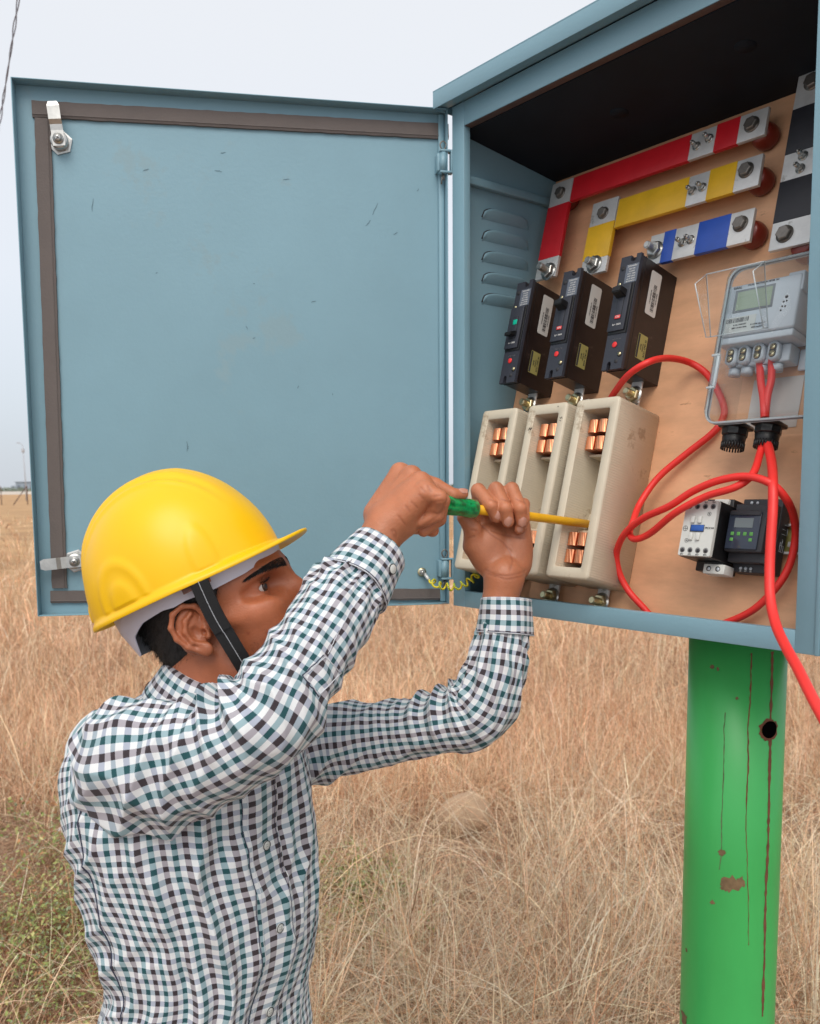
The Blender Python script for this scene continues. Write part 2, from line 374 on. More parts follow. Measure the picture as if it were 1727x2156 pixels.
def hinge(z):
    bb = MB(); bb.M = CABM.inverted() @ DOORM
    x = .0115; y = -.004
    bb.cyl((x, y, z-.014), (0, 0, 1), .0062, .028, BLUE, 16); bb.box(x-.0005, x+.0095, H0, y, z-.0135, z+.0135, BLUE, .001)
    bb.box(.0, x+.0062, y-.0065, y+.0065, z+.0145, z+.0180, BLUE, .001); bb.box(.0, x+.0062, y-.0065, y+.0065, z-.018, z-.0145, BLUE, .001)
    bb.box(-.0035, .0002, y-.0065, y+.0065, z-.018, z+.018, BLUE, .001)
    # split pin: loop on top, two legs below
    lp = [(x+.0012, y, z+.018), (x+.0045, y, z+.024), (x+.0045, y, z+.028), (x, y, z+.032), (x-.0045, y, z+.028), (x-.0045, y, z+.024), (x-.0012, y, z+.018)]
    bb.tube(spline(lp, 5), .0011, STEELD, 8); bb.tube([(x+.0012, y, z-.018), (x+.003, y, z-.034)], .0012, STEELD, 8); bb.tube([(x-.001, y, z-.018), (x-.0012, y, z-.028)], .0012, STEELD, 8)
    return bb.build('hinge', door)
hinge(2.149); hinge(1.497)
# thin scuffs on the inside of the door
SCUFF = mat('scuff_mark', (.10, .18, .22), .7)
b = MB(); b.M = CABM.inverted() @ DOORM
rs = random.Random(5)
for (x, y, l_, a) in ((308, 358, .010, .4), (460, 360, .012, -.1), (603, 378, .01, .1), (195, 432, .020, 1.45), (790, 440, .022, 1.1), (775, 470, .012, .9), (833, 492, .007, .5), (660, 635, .008, .4), (395, 938, .014, 1.7), (395, 945, .010, 1.2), (330, 575, .004, .3), (535, 597, .003, .3), (628, 815, .005, 1.2), (470, 322, .008, .2), (520, 690, .006, 2.), (535, 712, .005, .5), (880, 400, .006, 1), (258, 1172, .005, .3), (700, 830, .004, 1.6)):
    c = dq(x, y, H0); pts = []
    for k in range(6):
        u = (k/5-.5)*l_; pts.append(Vector((c.x-cos(a)*u+rs.uniform(-.0006, .0006), H0+.0003, c.z+sin(a)*u+rs.uniform(-.0006, .0006))))
    V = []; 
    for k, p in enumerate(pts):
        w = .0005*sin(pi*(k+.6)/6.2)+.0001; V += [p+Vector((sin(a)*w, 0, cos(a)*w)), p-Vector((sin(a)*w, 0, cos(a)*w))]
    b.raw(V, [(2*k, 2*k+1, 2*k+3, 2*k+2) for k in range(5)], SCUFF)
[setattr(q, 'name', q.name) for q in split_build(b, 'scuff_mark', door)]

# ============================================================ things on the board (board space)
def bthing(name, label, cat, s, t, group=None, **kw): return thing(name, label, cat, BRDM @ at3(s, t, 0), group, **kw)
def copy_tree(o, parent=None):
    c = o.copy(); COL.objects.link(c)
    if parent: c.parent = parent
    for ch in list(o.children): copy_tree(ch, c)
    return c
BH = .033; BT = .006
def hexbolt(p, parent, r=.0085, m=None):
    b = MB(); m = m or STEELD; b.cyl(p, (0, 0, 1), r*1.18, .0012, m, 20); b.hexa((p[0], p[1], p[2]+.0012), (0, 0, 1), r, .0062, m, rnd()); return b.build('hex_bolt', parent)
def rnd(): return random.uniform(0, 1)
def stud(p, parent, r=.0032, h=.013):
    b = MB(); b.cyl(p, (0, 0, 1), .0066, .0009, STEEL, 18); b.hexa((p[0], p[1], p[2]+.0009), (0, 0, 1), .0050, .0045, STEEL, rnd())
    b.cyl((p[0], p[1], p[2]+.0054), (0, 0, 1), r, h-.0054, STEEL, 14); b.cyl((p[0], p[1], p[2]+h), (0, 0, 1), r*.6, .003, STEEL, 12, r2=r*.35); return b.build('stud', parent)
def bignut(p, parent, r=.010, L_=.028, m=None):
    m = m or BRASS; b = MB(); b.cyl(p, (0, 0, 1), r*1.25, .0016, STEEL, 22); b.hexa((p[0], p[1], p[2]+.0016), (0, 0, 1), r*1.02, .007, m, rnd())
    h0 = .0086; lp = []; k = 0
    z = h0
    while z < L_:
        for (rr_, dz) in ((r*.52, .0), (r*.52, .0006), (r*.44, .0009), (r*.44, .0012)):
            lp.append([(p[0]+rr_*cos(2*pi*i/14), p[1]+rr_*sin(2*pi*i/14), p[2]+z+dz) for i in range(14)])
        z += .0015
    lp.append([(p[0]+r*.4*cos(2*pi*i/14), p[1]+r*.4*sin(2*pi*i/14), p[2]+z+.0005) for i in range(14)])
    b.loft(lp, m, smooth=False); return b.build('terminal_bolt', parent)
def bar(s0, s1, t0, t1, parent, m=ALU, h0=BH-BT, h1=BH, bev=.0006, name='bar'):
    b = MB(); b.box(s0, s1, t0, t1, h0, h1, m, bev); return b.build(name, parent)
def sleeve(s0, s1, t0, t1, m, parent): return bar(s0, s1, t0-.0005, t1+.0005, parent, m, BH-BT-.0005, BH+.0006, .0005, 'sleeve')
def insulator(p, parent, r=.0185):
    b = MB(); lp = []
    for (rr_, z) in ((r*.72, .001), (r*.96, .004), (r, .010), (r*.98, .016), (r*.82, .024), (r*.7, BH-BT-.0002)):
        lp.append([(p[0]+rr_*cos(2*pi*i/28), p[1]+rr_*sin(2*pi*i/28), z) for i in range(28)])
    b.loft(lp, INSUL, smooth=True); return b.build('insulator', parent)
# red
R = bthing('busbar', 'long red-sleeved aluminium busbar, uppermost of the sloping bars, with a leg down to the breakers', 'busbar', .04, .58)
def X(f, *a, **k): return f(*a, **k)
o = (.04, .58)
bar(.043, .392, .100, .140, R); bar(-.004, .042, -.028, .142, R)
sleeve(.044, .271, .100, .140, REDS, R); sleeve(.313, .350, .100, .140, REDS, R); 
b = MB(); b.box(-.0046, .0426, .007, .1000, BH-BT-.0005, BH+.0006, REDS, .0005); b.build('sleeve', R)
hexbolt((.019, .121, BH), R); hexbolt((.370, .121, BH), R, .0095)
stud((.283, .118, BH), R); stud((.303, .123, BH), R)
bignut((.026, -.018, BH), R, .0120, .024, STEEL); insulator((.380, .112), R); insulator((.02, .12), R)
# yellow
R = bthing('busbar', 'yellow-sleeved aluminium busbar between the red and the blue one, with a short leg down', 'busbar', .14, .55)
bar(.052, .296, .057, .102, R); bar(-.001, .050, -.012, .110, R)
sleeve(.053, .181, .057, .102, YELS, R); sleeve(.215, .258, .057, .102, YELS, R)
b = MB(); b.box(-.0016, .0506, .013, .070, BH-BT-.0005, BH+.0006, YELS, .0005); b.build('sleeve', R)
hexbolt((.0245, .088, BH), R); hexbolt((.274, .084, BH), R, .0095); stud((.190, .078, BH), R); stud((.206, .079, BH), R)
bignut((.026, .003, BH), R, .0115, .019, STEEL); insulator((.285, .075), R); insulator((.02, .085), R)
# blue
R = bthing('busbar', 'short blue-sleeved aluminium busbar above the third breaker, lowest of the sloping bars', 'busbar', .27, .53)
bar(.0, .168, -.002, .045, R); sleeve(.024, .044, -.002, .045, BLUS, R); sleeve(.082, .133, -.002, .045, BLUS, R)
hexbolt((.150, .026, BH), R, .0095); stud((.058, .021, BH), R); stud((.072, .022, BH), R); bignut((.012, .020, BH), R, .0110, .022, STEEL); insulator((.158, .018), R)
# black, vertical
R = bthing('busbar', 'upright black-sleeved aluminium busbar beside the right edge of the board', 'busbar', .475, .51)
bar(-.006, .050, -.004, .245, R); sleeve(-.006, .050, .034, .090, BLKS, R); sleeve(-.006, .050, .128, .190, BLKS, R)
hexbolt((.014, .015, BH), R, .0100); hexbolt((.016, .222, BH), R, .0100); stud((.020, .102, BH), R); stud((.021, .119, BH), R); insulator((.035, .0), R)

# ---- breakers
def breaker(first):
    w, T, h = .035, .170, .0875
    R = bthing('circuit_breaker', 'x', 'breaker', 0, 0, 'single-pole breakers in a row')
    b = MB(); b.loft([rr(w/2, T/2, w, T-.004, .0008, z) for z in (.001, h-.0055)], BRKB)
    b.box(-.0003, w+.0003, .0012, T-.0012, h-.0125, h-.0118, BLACK)
    b.build('case', R)
    b = MB(); nn = .0125                                              # front plate with notches top and bottom
    out = [(0, .0), (.0085, 0), (.0085, .009), (.0105, .012), (.0135, .012), (.0155, .009), (.0155, -.0), (w, 0), (w, T), (.0268, T), (.0268, T-.009), (.0225, T-.011), (.0175, T-.009), (.0175, T-.001), (0, T-.001)]
    b.raw([(x, y, h-.0054) for x, y in out]+[(x, y, h) for x, y in out], [tuple(range(15))[::-1], tuple(range(15, 30))]+[(i, (i+1) % 15, (i+1) % 15+15, i+15) for i in range(15)], BRKF)
    b.build('front_plate', R)
    b = MB(); y0, y1 = .056, .126; b.box(.0005, w-.0035, y0-.0035, y1, h+.0002, h+.0012, BLACK, .0004)
    b.box(.0005, w-.0055, y0, y1-.001, h+.0012, h+.0042, BRKF, .0007); b.box(w-.0030, w-.0016, y0-.004, y1+.001, h+.0002, h+.0022, BLACK, .0004)
    b.box(.0105, .0225, .072, .108, h+.0042, h+.0044, BLACK)
    b.box(.0113, .0217, .0727, .1073, h+.0043, h+.0048, BRKF, .0002); b.build('toggle_plate', R)
    b = MB()
    if first:
        b.loft([[(x+.008, y+.076, h+.0042+z) for x, y, z in q] for q in (((0, 0, 0), (.016, 0, 0), (.016, .009, 0), (0, .009, 0)), ((-.0, -.003, .012), (.015, -.003, .012), (.015, .003, .012), (0, .003, .012)))], BLACK)
    else:
        b.loft([[(x+.0075, y+.104, h+.0042+z) for x, y, z in q] for q in (((0, 0, 0), (.0175, 0, 0), (.0175, .012, 0), (0, .012, 0)), ((0, .005, .0135), (.016, .005, .0135), (.016, .013, .013), (0, .013, .013)))], BLACK)
    bm_ = b.bm; bmesh.ops.bevel(bm_, geom=bm_.edges[:], offset=.001, segments=2, affect='EDGES'); b.build('toggle', R)
    b = MB()
    if first: b.box(.0118, .0205, .0955, .1035, h+.0048, h+.0054, GRNP, .0002)
    else:
        b.box(.0115, .0212, .0735, .0785, h+.0048, h+.0054, REDP, .0002); b.text('ON', at3(.0164, .076, h+.0055), .0046, WHITE)
    b.build('position_flag', R)
    b = MB(); b.cyl((.0165, .0365, h+.0001), (0, 0, 1), .0042, .0012, REDP, 22, bev=.0003); b.build('test_button', R)
    b = MB(); b.cyl((.0285, .0215, h), (0, 0, 1), .0042, .0004, INK, 18); b.cyl((.0285, .0215, h+.0004), (0, 0, 1), .0028, .0014, BRASS, 14); b.cyl((.0050, .128, h), (0, 0, 1), .0024, .0008, BRASS, 14)
    split_build(b, 'screw', R)
    b = MB(); b.cyl((.0240, .0115, h), (0, 0, 1), .0030, .0004, INK, 16); b.cyl((.0062, T-.0185, h), (0, 0, 1), .0038, .0004, INK, 16); split_build(b, 'mounting_hole', R)
    b = MB(); b.box(.0125, w-.0008, .1275, .155, h+.0001, h+.0004, mat('grey_print_panel', (.13, .15, .19), .5))
    b.text('Schneider', at3(.0235, .1525, h+.0005), .0042, WHITE)
    for i, tx in enumerate(('EZC100', 'Ui 690V', '415V 10kA', '240V 25kA', 'cat A 50/60', 'IEC60947-2')): b.text(tx, at3(.0235, .1480-.0037*i, h+.0005), .0031, WHITE)
    b.text('In= 100A', at3(.0165, .0650, h+.0044), .0040, WHITE); b.text('PUSH TO TRIP', at3(.0185, .0445, h+.0001), .0024, mat('faint_print', (.12, .12, .13), .6))
    b.build('printing', R)
    b = MB(); Ms = Matrix(((0, 0, 1, w), (1, 0, 0, 0), (0, 1, 0, 0), (0, 0, 0, 1)))       # local (a,b) -> (t,h) on the right side: x=t? 
    Ms = Matrix(((0, 0, 1, w+.0002), (0, 1, 0, 0), (-1, 0, 0, 0), (0, 0, 0, 1)))           # a -> -h, b -> t
    b.M = Ms; b.loft([rr(-.047, .124, .024, .064, .003, z) for z in (0, .0003)], WHITE)
    rs = random.Random(3); y = .098
    while y < .138:
        hh = rs.choice((.0004, .0007, .0011)); b.box(-.049, -.042, y, y+hh, .0003, .0005, INK); y += hh+rs.choice((.0005, .0009, .0012))
    b.text('LV510300 EZC100', Ms and at3(-.0525, .118, .0004) @ Matrix.Rotation(pi/2, 4, 'Z'), .0026, INK); b.text('6 901234 567892', at3(-.0392, .118, .0004) @ Matrix.Rotation(pi/2, 4, 'Z'), .0026, INK)
    b.build('barcode_label', R)
    b = MB(); b.M = Ms; b.loft([rr(-.052, .043, .021, .036, .001, z) for z in (0, .0003)], GOLDL); b.box(-.0622, -.0585, .026, .060, .0003, .0005, INK)
    for i, tx in enumerate(('BC61 CP81 60', 'MADE IN', 'LISTED')): b.text(tx, at3(-.045-.0045*i, .043, .0004) @ Matrix.Rotation(pi/2, 4, 'Z'), (.0042, .003, .003)[i], INK)
    b.build('rating_label', R)
    b = MB(); b.box(.008, .027, -.030, .006, .0235, .0265, ALU, .0006); b.build('terminal_strap', R)
    bignut((.0165, -.018, .0265), R, .0110, .020)
    return R
for i, (s, t, first, lb) in enumerate(((.057, .352, True, 'black circuit breaker with a green flag and its toggle down, nearest the cabinet side wall'), (.158, .350, False, 'black circuit breaker with its toggle up, standing between the other two breakers'), (.2695, .349, False, 'black circuit breaker with its toggle up, directly below the short blue busbar'))):
    if i < 2: r_ = breaker(first)
    else: r_ = copy_tree(r_)
    r_.matrix_world = BRDM @ at3(s, t, 0); r_['label'] = lb; r_['category'] = 'breaker'

# ---- porcelain fuse bases
CER = mat('cream_ceramic', (.60, .53, .41), .40, var=.10, vscale=14, bump=.15, bscale=80, stain=(.42, .34, .24), sscale=14, sth=.60)
m = CER.copy(); m.name = 'ribbed_ceramic'; RIB = m; t_ = m.node_tree; bs = t_.nodes['Principled BSDF']
wv = t_.nodes.new('ShaderNodeTexWave'); wv.wave_type = 'BANDS'; wv.bands_direction = 'Y'; wv.inputs['Scale'].default_value = 88; wv.inputs['Distortion'].default_value = .35; wv.inputs['Detail'].default_value = 1
tt = t_.nodes.new('ShaderNodeTexCoord'); t_.links.new(tt.outputs['Object'], wv.inputs['Vector'])
bp = t_.nodes.new('ShaderNodeBump'); bp.inputs['Strength'].default_value = .35; bp.inputs['Distance'].default_value = .0006
t_.links.new(wv.outputs['Fac'], bp.inputs['Height']); t_.links.new(bp.outputs[0], bs.inputs['Normal'])
def fuse():
    w, T, h = .079, .262, .094
    R = bthing('fuse_base', 'x', 'fuse base', 0, 0, 'cream porcelain fuse bases in a row')
    b = MB(); cx, cy = w/2, T/2
    b.loft([rr(cx, cy, w+.001, T+.001, .007, .002), rr(cx, cy, w, T, .007, h-.004)], RIB, cap1=False, smooth=True)
    b.loft([rr(cx, cy, w, T, .007, h-.004), rr(cx, cy, w-.002, T-.002, .006, h-.001), rr(cx, cy, w-.006, T-.006, .005, h), rr(cx, cy, w-.027, T-.029, .003, h), rr(cx, cy, w-.030, T-.032, .003, h-.0015)], CER, cap0=False, cap1=False, smooth=True)
    b.loft([rr(cx, cy, w-.030, T-.032, .003, h-.0015), rr(cx, cy, w-.031, T-.033, .002, .022)], RIB, cap0=False, cap1=True, smooth=False)
    b.build('porcelain_body', R, fix=False)
    b = MB(); x0, x1 = .0155, w-.0155
    b.box(x0, x1, .184, .188, .021, h-.030, CER, .001); b.box(x0, x1, .072, .076, .021, h-.034, CER, .001)        # ledges
    b.loft([[(x0, y, .0215), (x1, y, .0215), (x1, y, z), (x0, y, z)] for y, z in ((.0765, .030), (.130, .040), (.1835, .034))], RIB)
    b.cyl((cx+.008, .165, .034), (0, 0, 1), .0085, .006, CER, 20); b.cyl((cx+.008, .165, .0402), (0, 0, 1), .0045, .0004, STEELD, 12)
    b.loft([[(x0, .078, .030), (x1-.012, .078, .030), (x1-.012, .078, .052), (x0, .078, .046)], [(x0, .105, .036), (x1-.02, .105, .036), (x1-.02, .105, .040), (x0, .105, .040)]], CER)
    split_build(b, 'inner_ledge', R)
    for cyc in (.213, .047):
        b = MB()
        for ix in (-1, 1):
            for iy in (-1, 1):
                px = cx-.006+ix*.0088; py = cyc+iy*.0125; q = []
                for z, k_ in ((.024, .75), (.048, .9), (.066, 1), (.076, 1)):
                    lp = []
                    for i in range(9):
                        a = pi*i/8; lp.append((px-.0078*cos(a)*k_, py-.0095*k_, z+.0045*sin(a)*(1 if z > .05 else 0)))
                    for i in range(9):
                        a = pi*(8-i)/8; lp.append((px-.0078*cos(a)*k_, py+.0095*k_, z+.0045*sin(a)*(1 if z > .05 else 0)))
                    q.append(lp)
                b.loft(q, COPPER, smooth=False)
        b.box(cx-.020, cx+.012, cyc-.022, cyc+.022, .0225, .030, mat('oxide_copper', (.16, .03, .012), .4, .6)); b.build('contact_jaws', R)
    b = MB(); b.box(.030, .050, -.032, .006, .0045, .0085, ALU, .0006); b.build('terminal_strap', R); bignut((.040, -.020, .0085), R, .0115, .022)
    b = MB(); b.box(.030, .050, T-.006, T+.030, .0150, .0185, ALU, .0006); b.build('terminal_strap', R)
    return R
fl = ('cream porcelain fuse base half behind the raised hand, nearest the cabinet side wall', 'cream porcelain fuse base with pen marks on its rim, in the middle of the three', 'cream porcelain fuse base with the screwdriver tip in it, at the right of its row')
for i, (s, lb) in enumerate(((.0385, fl[0]), (.1425, fl[1]), (.2395, fl[2]))):
    r_ = fuse() if i == 0 else copy_tree(r_)
    r_.matrix_world = BRDM @ at3(s, .0445, 0); r_['label'] = lb; r_['category'] = 'fuse base'
    if i == 1: FM = r_
b = MB()                                                     # pen marks on the middle one
for pts in ([(.008, .222), (.009, .2225)], [(.0095, .222), (.0105, .226), (.0125, .2225)], [(.010, .224), (.0125, .2245)], [(.0135, .222), (.0138, .226), (.0158, .225), (.0138, .224)], [(.0695, .238), (.071, .236), (.0735, .2385), (.0745, .235)], [(.070, .2335), (.0735, .232)], [(.061, .2555), (.0625, .2557)], [(.0615, .2545), (.0625, .2545)]):
    b.tube([(x, y, .0942) for x, y in pts], .00045, INK, 5)
b.build('pen_marks', FM)

# ---- contactor, timer, rail
R = bthing('contactor', 'white-fronted contactor with a black body and blue slide, clipped beside the dark timer', 'contactor', .446, .088)
b = MB(); w, T, h = .047, .072, .080
b.loft([rr(w/2, T/2, w, T, .0015, z) for z in (.012, h-.006)], BLACK); b.box(.006, w-.002, -.012, T+.010, .014, .045, BLACK, .001); b.build('case', R)
b = MB(); b.loft([rr(w/2-.0002, T/2, w-.001, T-.001, .002, z) for z in (h-.006, h-.0008)]+[rr(w/2-.0002, T/2, w-.002, T-.002, .002, h)], WHITEP); b.build('front_cover', R)
b = MB()
for y in (.008, .064):
    for i in range(4): b.cyl((.0065+.0112*i, y, h), (0, 0, 1), .0036, .0003, mat('shade_ring', (.2, .2, .2), .6), 18); b.cyl((.0071+.0112*i, y-.0003, h+.0003), (0, 0, 1), .0022, .0003, INK, 14)
split_build(b, 'terminal_screw', R)
b = MB(); b.box(.0125, .0325, .0315, .0405, h-.004, h+.0004, INK); b.box(.0145, .0325, .0320, .0400, h+.0004, h+.0024, BLUP, .0008); b.build('slide', R)
b = MB()
for x in (.0135, .0235): b.box(x, x+.0052, .0205, .0300, h, h+.0028, WHITEP, .0006); b.box(x-.001, x+.0042, .0425, .0515, h, h+.0028, WHITEP, .0006)
split_build(b, 'cover_clip', R)
b = MB()
for i, tx in enumerate(('1L1', '3L2', '5L3', '7L4')): b.text(tx, at3(.0065+.0112*i, .0695, h+.0003), .0028, INK)
for i, tx in enumerate(('2T1', '4T2', '6T3', '8T4')): b.text(tx, at3(.0065+.0112*i, .0024, h+.0003), .0028, INK)
b.text('MCX 04', at3(.0400, .0365, h+.0003), .0036, INK)
def ringm(cx, cy, r): b.tube([(cx+r*cos(2*pi*i/20), cy+r*sin(2*pi*i/20), h+.0003) for i in range(21)], .00025, INK, 4)
ringm(.0055, .0355, .0033); b.tube([(.0025, .0355, h+.0003), (.0085, .0355, h+.0003)], .00025, INK, 4); b.tube([(.0045, .0355, h+.0003), (.0055, .038, h+.0003)], .00025, INK, 4); b.tube([(.0065, .0355, h+.0003), (.0055, .033, h+.0003)], .00025, INK, 4)
ringm(.0365, .0545, .0024); b.text('B', at3(.0365, .0545, h+.0003), .003, INK); ringm(.0100, .0200, .0024); b.text('A', at3(.0100, .0200, h+.0003), .003, INK)
b.build('printing', R)
b = MB(); b.box(.022, .052, -.0160, -.0035, .030, .052, WHITEP, .001)
for x in (.030, .043): b.cyl((x, -.0095, .052), (0, 0, 1), .0034, .0003, INK, 16); b.cyl((x+.0004, -.0098, .0523), (0, 0, 1), .0023, .0003, GREYP, 14)
b.box(.020, .040, T+.0015, T+.009, .030, .050, WHITEP, .001); split_build(b, 'coil_terminal', R)
R = bthing('digital_timer', 'dark grey digital timer with a small display and green keys, behind the hanging red cable', 'timer', .4945, .080)
b = MB(); b.box(0, .054, 0, .094, .009, .030, DGREY, .0015); b.box(.0005, .0535, .010, .084, .030, .045, DGREY, .0015); b.box(.002, .0525, .021, .073, .045, .058, DGREY, .0015)
for i in range(3): b.cyl((.012+.007*i, .005, .030), (0, 0, 1), .002, .0006, GREYP, 12); b.text(str(16+i), at3(.012+.007*i, .0015, .0302), .003, WHITE)
for i in range(2): b.cyl((.012+.008*i, .089, .030), (0, 0, 1), .002, .0006, GREYP, 12)
b.build('case', R)
b = MB(); b.box(.0035, .0465, .0235, .0710, .058, .0605, mat('dark_lid', (.035, .045, .07), .12), .001); b.box(.005, .046, .066, .071, .0605, .062, DGREY, .0005); b.build('front_lid', R)
b = MB(); b.box(.0125, .0375, .0505, .0625, .0605, .0610, LCDG); b.build('display', R)
b = MB()
for i in range(4): b.box(.0095+.0085*i, .0140+.0085*i, .0405, .0450, .0605, .0612, GBTN, .0004)
for i in (0, 3): b.box(.0095+.0085*i, .0140+.0085*i, .0335, .0375, .0605, .0612, GBTN, .0004)
split_build(b, 'key', R)
b = MB(); Mr = Matrix(((0, 0, 1, .0543), (0, 1, 0, 0), (-1, 0, 0, 0), (0, 0, 0, 1)))
for (a0, b0, a1, b1) in ((-.022, .030, -.014, .030), (-.022, .038, -.014, .038), (-.022, .030, -.022, .042), (-.014, .030, -.014, .038), (-.018, .030, -.018, .046), (-.022, .052, -.010, .052), (-.010, .052, -.010, .060), (-.022, .058, -.014, .058), (-.018, .064, -.008, .064)):
    b.tube([Mr @ Vector((a0, b0, 0)), Mr @ Vector((a1, b1, 0))], .0003, GREYP, 4)
b.build('wiring_diagram', R)
R = bthing('mounting_rail', 'short plated rail strip with a slotted screw, right of the dark timer', 'rail', .44, .11)
b = MB(); b.box(.0, .140, .003, .035, .0005, .0015, GOLDL, .0003); b.box(.0, .140, .0, .0030, .0015, .0080, ALU, .0003); b.box(.0, .140, .035, .038, .0015, .0080, ALU, .0003); b.build('rail', R)
b = MB(); b.cyl((.126, .018, .0015), (0, 0, 1), .0048, .003, STEEL, 18, bev=.0006); b.box(.122, .130, .0176, .0184, .0045, .0047, INK); b.build('screw', R)
b = MB(); b.box(.112, .128, .0085, .0150, .0080, .0110, ALU, .0005); b.build('clip', R)
# ---- meter in its clear enclosure
def clear(name, col, a, rough=.04):
    m = bpy.data.materials.new(name); m.use_nodes = True; t = m.node_tree; t.nodes.clear(); l = t.links.new
    o = t.nodes.new('ShaderNodeOutputMaterial'); tr = t.nodes.new('ShaderNodeBsdfTransparent'); tr.inputs[0].default_value = (*col, 1)
    g = t.nodes.new('ShaderNodeBsdfGlossy'); g.inputs['Roughness'].default_value = rough; lw = t.nodes.new('ShaderNodeLayerWeight'); lw.inputs[0].default_value = .5; pw = t.nodes.new('ShaderNodeMath'); pw.operation = 'POWER'; pw.inputs[1].default_value = 3; l(lw.outputs['Facing'], pw.inputs[0]); pm = t.nodes.new('ShaderNodeMath'); pm.operation = 'MULTIPLY_ADD'; pm.inputs[1].default_value = a; pm.inputs[2].default_value = .035; l(pw.outputs[0], pm.inputs[0])
    mx = t.nodes.new('ShaderNodeMixShader'); l(pm.outputs[0], mx.inputs[0]); l(tr.outputs[0], mx.inputs[1]); l(g.outputs[0], mx.inputs[2]); l(mx.outputs[0], o.inputs[0]); return m
CLEAR = clear('clear_polycarbonate', (.93, .955, .965), .75); EDGE = mat('clear_edge', (.62, .72, .76), .15, coat=.5); EDGE.node_tree.nodes['Principled BSDF'].inputs['Alpha'].default_value = .55
GSK = mat('grey_gasket', (.10, .11, .14), .4)
R = bthing('electricity_meter', 'grey digital electricity meter inside a clear plastic enclosure, above the contactor', 'meter', .425, .265)
MW, MT, MH = .160, .205, .080
b = MB(); cx, cy = .020+MW/2, MT/2
b.loft([rr(cx, cy, MW, MT, .016, z, 6) for z in (.003, MH-.006)]+[rr(cx, cy, MW-.004, MT-.004, .014, MH-.001, 6), rr(cx, cy, MW-.014, MT-.014, .012, MH, 6)], CLEAR, cap0=False, smooth=True)
b.build('clear_cover', R)
b = MB()
for zz, rr_, m_ in ((MH-.010, .0016, EDGE), (MH-.0135, .0013, GSK), (MH-.017, .0011, EDGE)):
    p_ = rr(cx, cy, MW+.002, MT+.002, .017, zz, 6); b.tube(p_+[p_[0]], rr_, m_, 6)
b.build('rim', R)
for (x0, y0) in ((.028, .045), (.160, .070)):
    b = MB(); b.box(x0, x0+.004, y0, y0+.040, MH-.004, MH+.001, EDGE, .001); b.box(x0-.008, x0+.0035, y0-.003, y0, MH-.004, MH+.001, EDGE, .0008); b.box(x0-.008, x0+.0035, y0+.040, y0+.043, MH-.004, MH+.001, EDGE, .0008); b.build('clip', R)
b = MB(); b.box(.004, .110, .122, .192, .004, .052, GREYP, .003); b.box(.090, .112, .170, .196, .004, .050, GREYP, .002); b.build('meter_body', R)
b = MB(); b.box(.0045, .109, .112, .1215, .010, .050, GREYP, .002); b.build('lower_skirt', R)
b = MB(); b.box(.020, .076, .153, .184, .052, .0526, mat('frame_grey', (.20, .22, .24), .4), .0004); b.box(.024, .073, .156, .181, .0526, .0529, LCD); b.build('display', R)
b = MB(); b.text('SARAL', at3(.022, .1875, .0525), .0042, INK); b.text('STATIC WATTHOUR METER  AC', at3(.058, .1885, .0525), .0030, INK)
b.box(.008, .056, .125, .147, .0521, .0526, WHITEP); rs = random.Random(9); x = .012
while x < .046:
    ww = rs.choice((.0004, .0008, .0012)); b.box(x, x+ww, .1395, .1455, .0526, .0527, INK); x += ww+rs.choice((.0005, .0009))
for i, tx in enumerate(('Sr No 10004327', '240V 10-60A 50Hz', 'IS 13779 Class 1.0', '3200 imp/kWh')): b.text(tx, at3(.060 if i > 1 else .034, (.136, .132, .1335, .1295)[i], .0528), .0028, INK)
b.text('16 1 8', at3(.012, .160, .0525) @ Matrix.Rotation(pi/2, 4, 'Z'), .003, INK); b.build('printing', R)
b = MB()
for (x, y, r_) in ((.094, .163, .0022), (.091, .157, .0013), (.095, .1575, .0013), (.090, .151, .0013), (.094, .1505, .0013), (.089, .146, .0013)): b.cyl((x, y, .052), (0, 0, 1), r_, .0004, INK, 12)
split_build(b, 'button', R)
b = MB(); b.box(.012, .098, .088, .111, .006, .030, GREYP, .002)
for x in (.014, .032, .053, .074):
    b.loft([rr(x+.006, .1, .0145, .024, .006, z, 5) for z in (.028, .040)], GREYP, smooth=True); b.cyl((x+.006, .086, .024), (0, -1, 0), .0078, .008, GREYP, 18)
b.box(.098, .122, .082, .110, .004, .008, GREYP, .002); b.build('terminal_block', R)
b = MB()
for x in (.014, .032, .053, .074):
    b.loft([rr(x+.006, .1, .0095, .018, .0045, z, 5) for z in (.040, .0403)], INK)
    for y in (.0955, .1045): b.cyl((x+.006, y, .0403), (0, 0, 1), .0038, .0016, BRASS, 16); b.tube([(x+.006-.003, y-.0015, .0421), (x+.006+.003, y+.0015, .0421)], .0004, INK, 4)
b.cyl((.113, .094, .008), (0, 0, 1), .0042, .003, STEEL, 16); split_build(b, 'terminal_screw', R)
for x in (.048, .094):
    b = MB(); b.box(x-.017, x+.017, -.002, .004, .026, .058, BLACK, .002); b.cyl((x, -.0015, .042), (0, -1, 0), .0165, .010, BLACK, 8, smooth=False, bev=.001); b.cyl((x, -.0115, .042), (0, -1, 0), .0150, .013, BLACK, 28, r2=.0138, bev=.001)
    for i in range(24):
        a = 2*pi*i/24; b.box(0, 0, 0, 0, 0, 0, BLACK) if 0 else b.cyl((x+.0138*cos(a), -.020, .042+.0138*sin(a)), (0, -1, 0), .0012, .009, BLACK, 6)
    b.build('cable_gland', R)
b = MB(); fm = .0022                                        # flip-up clear window, open and leaning out
c0 = Vector((.014, .112, MH+.001)); ax = Vector((1, 0, 0)); up = Vector((0, cos(radians(24)), sin(radians(24)))); nn_ = ax.cross(up)
def fp(a, b_, c): return c0+ax*a+up*b_+nn_*c
W2, H2, S2 = .080, .078, .026
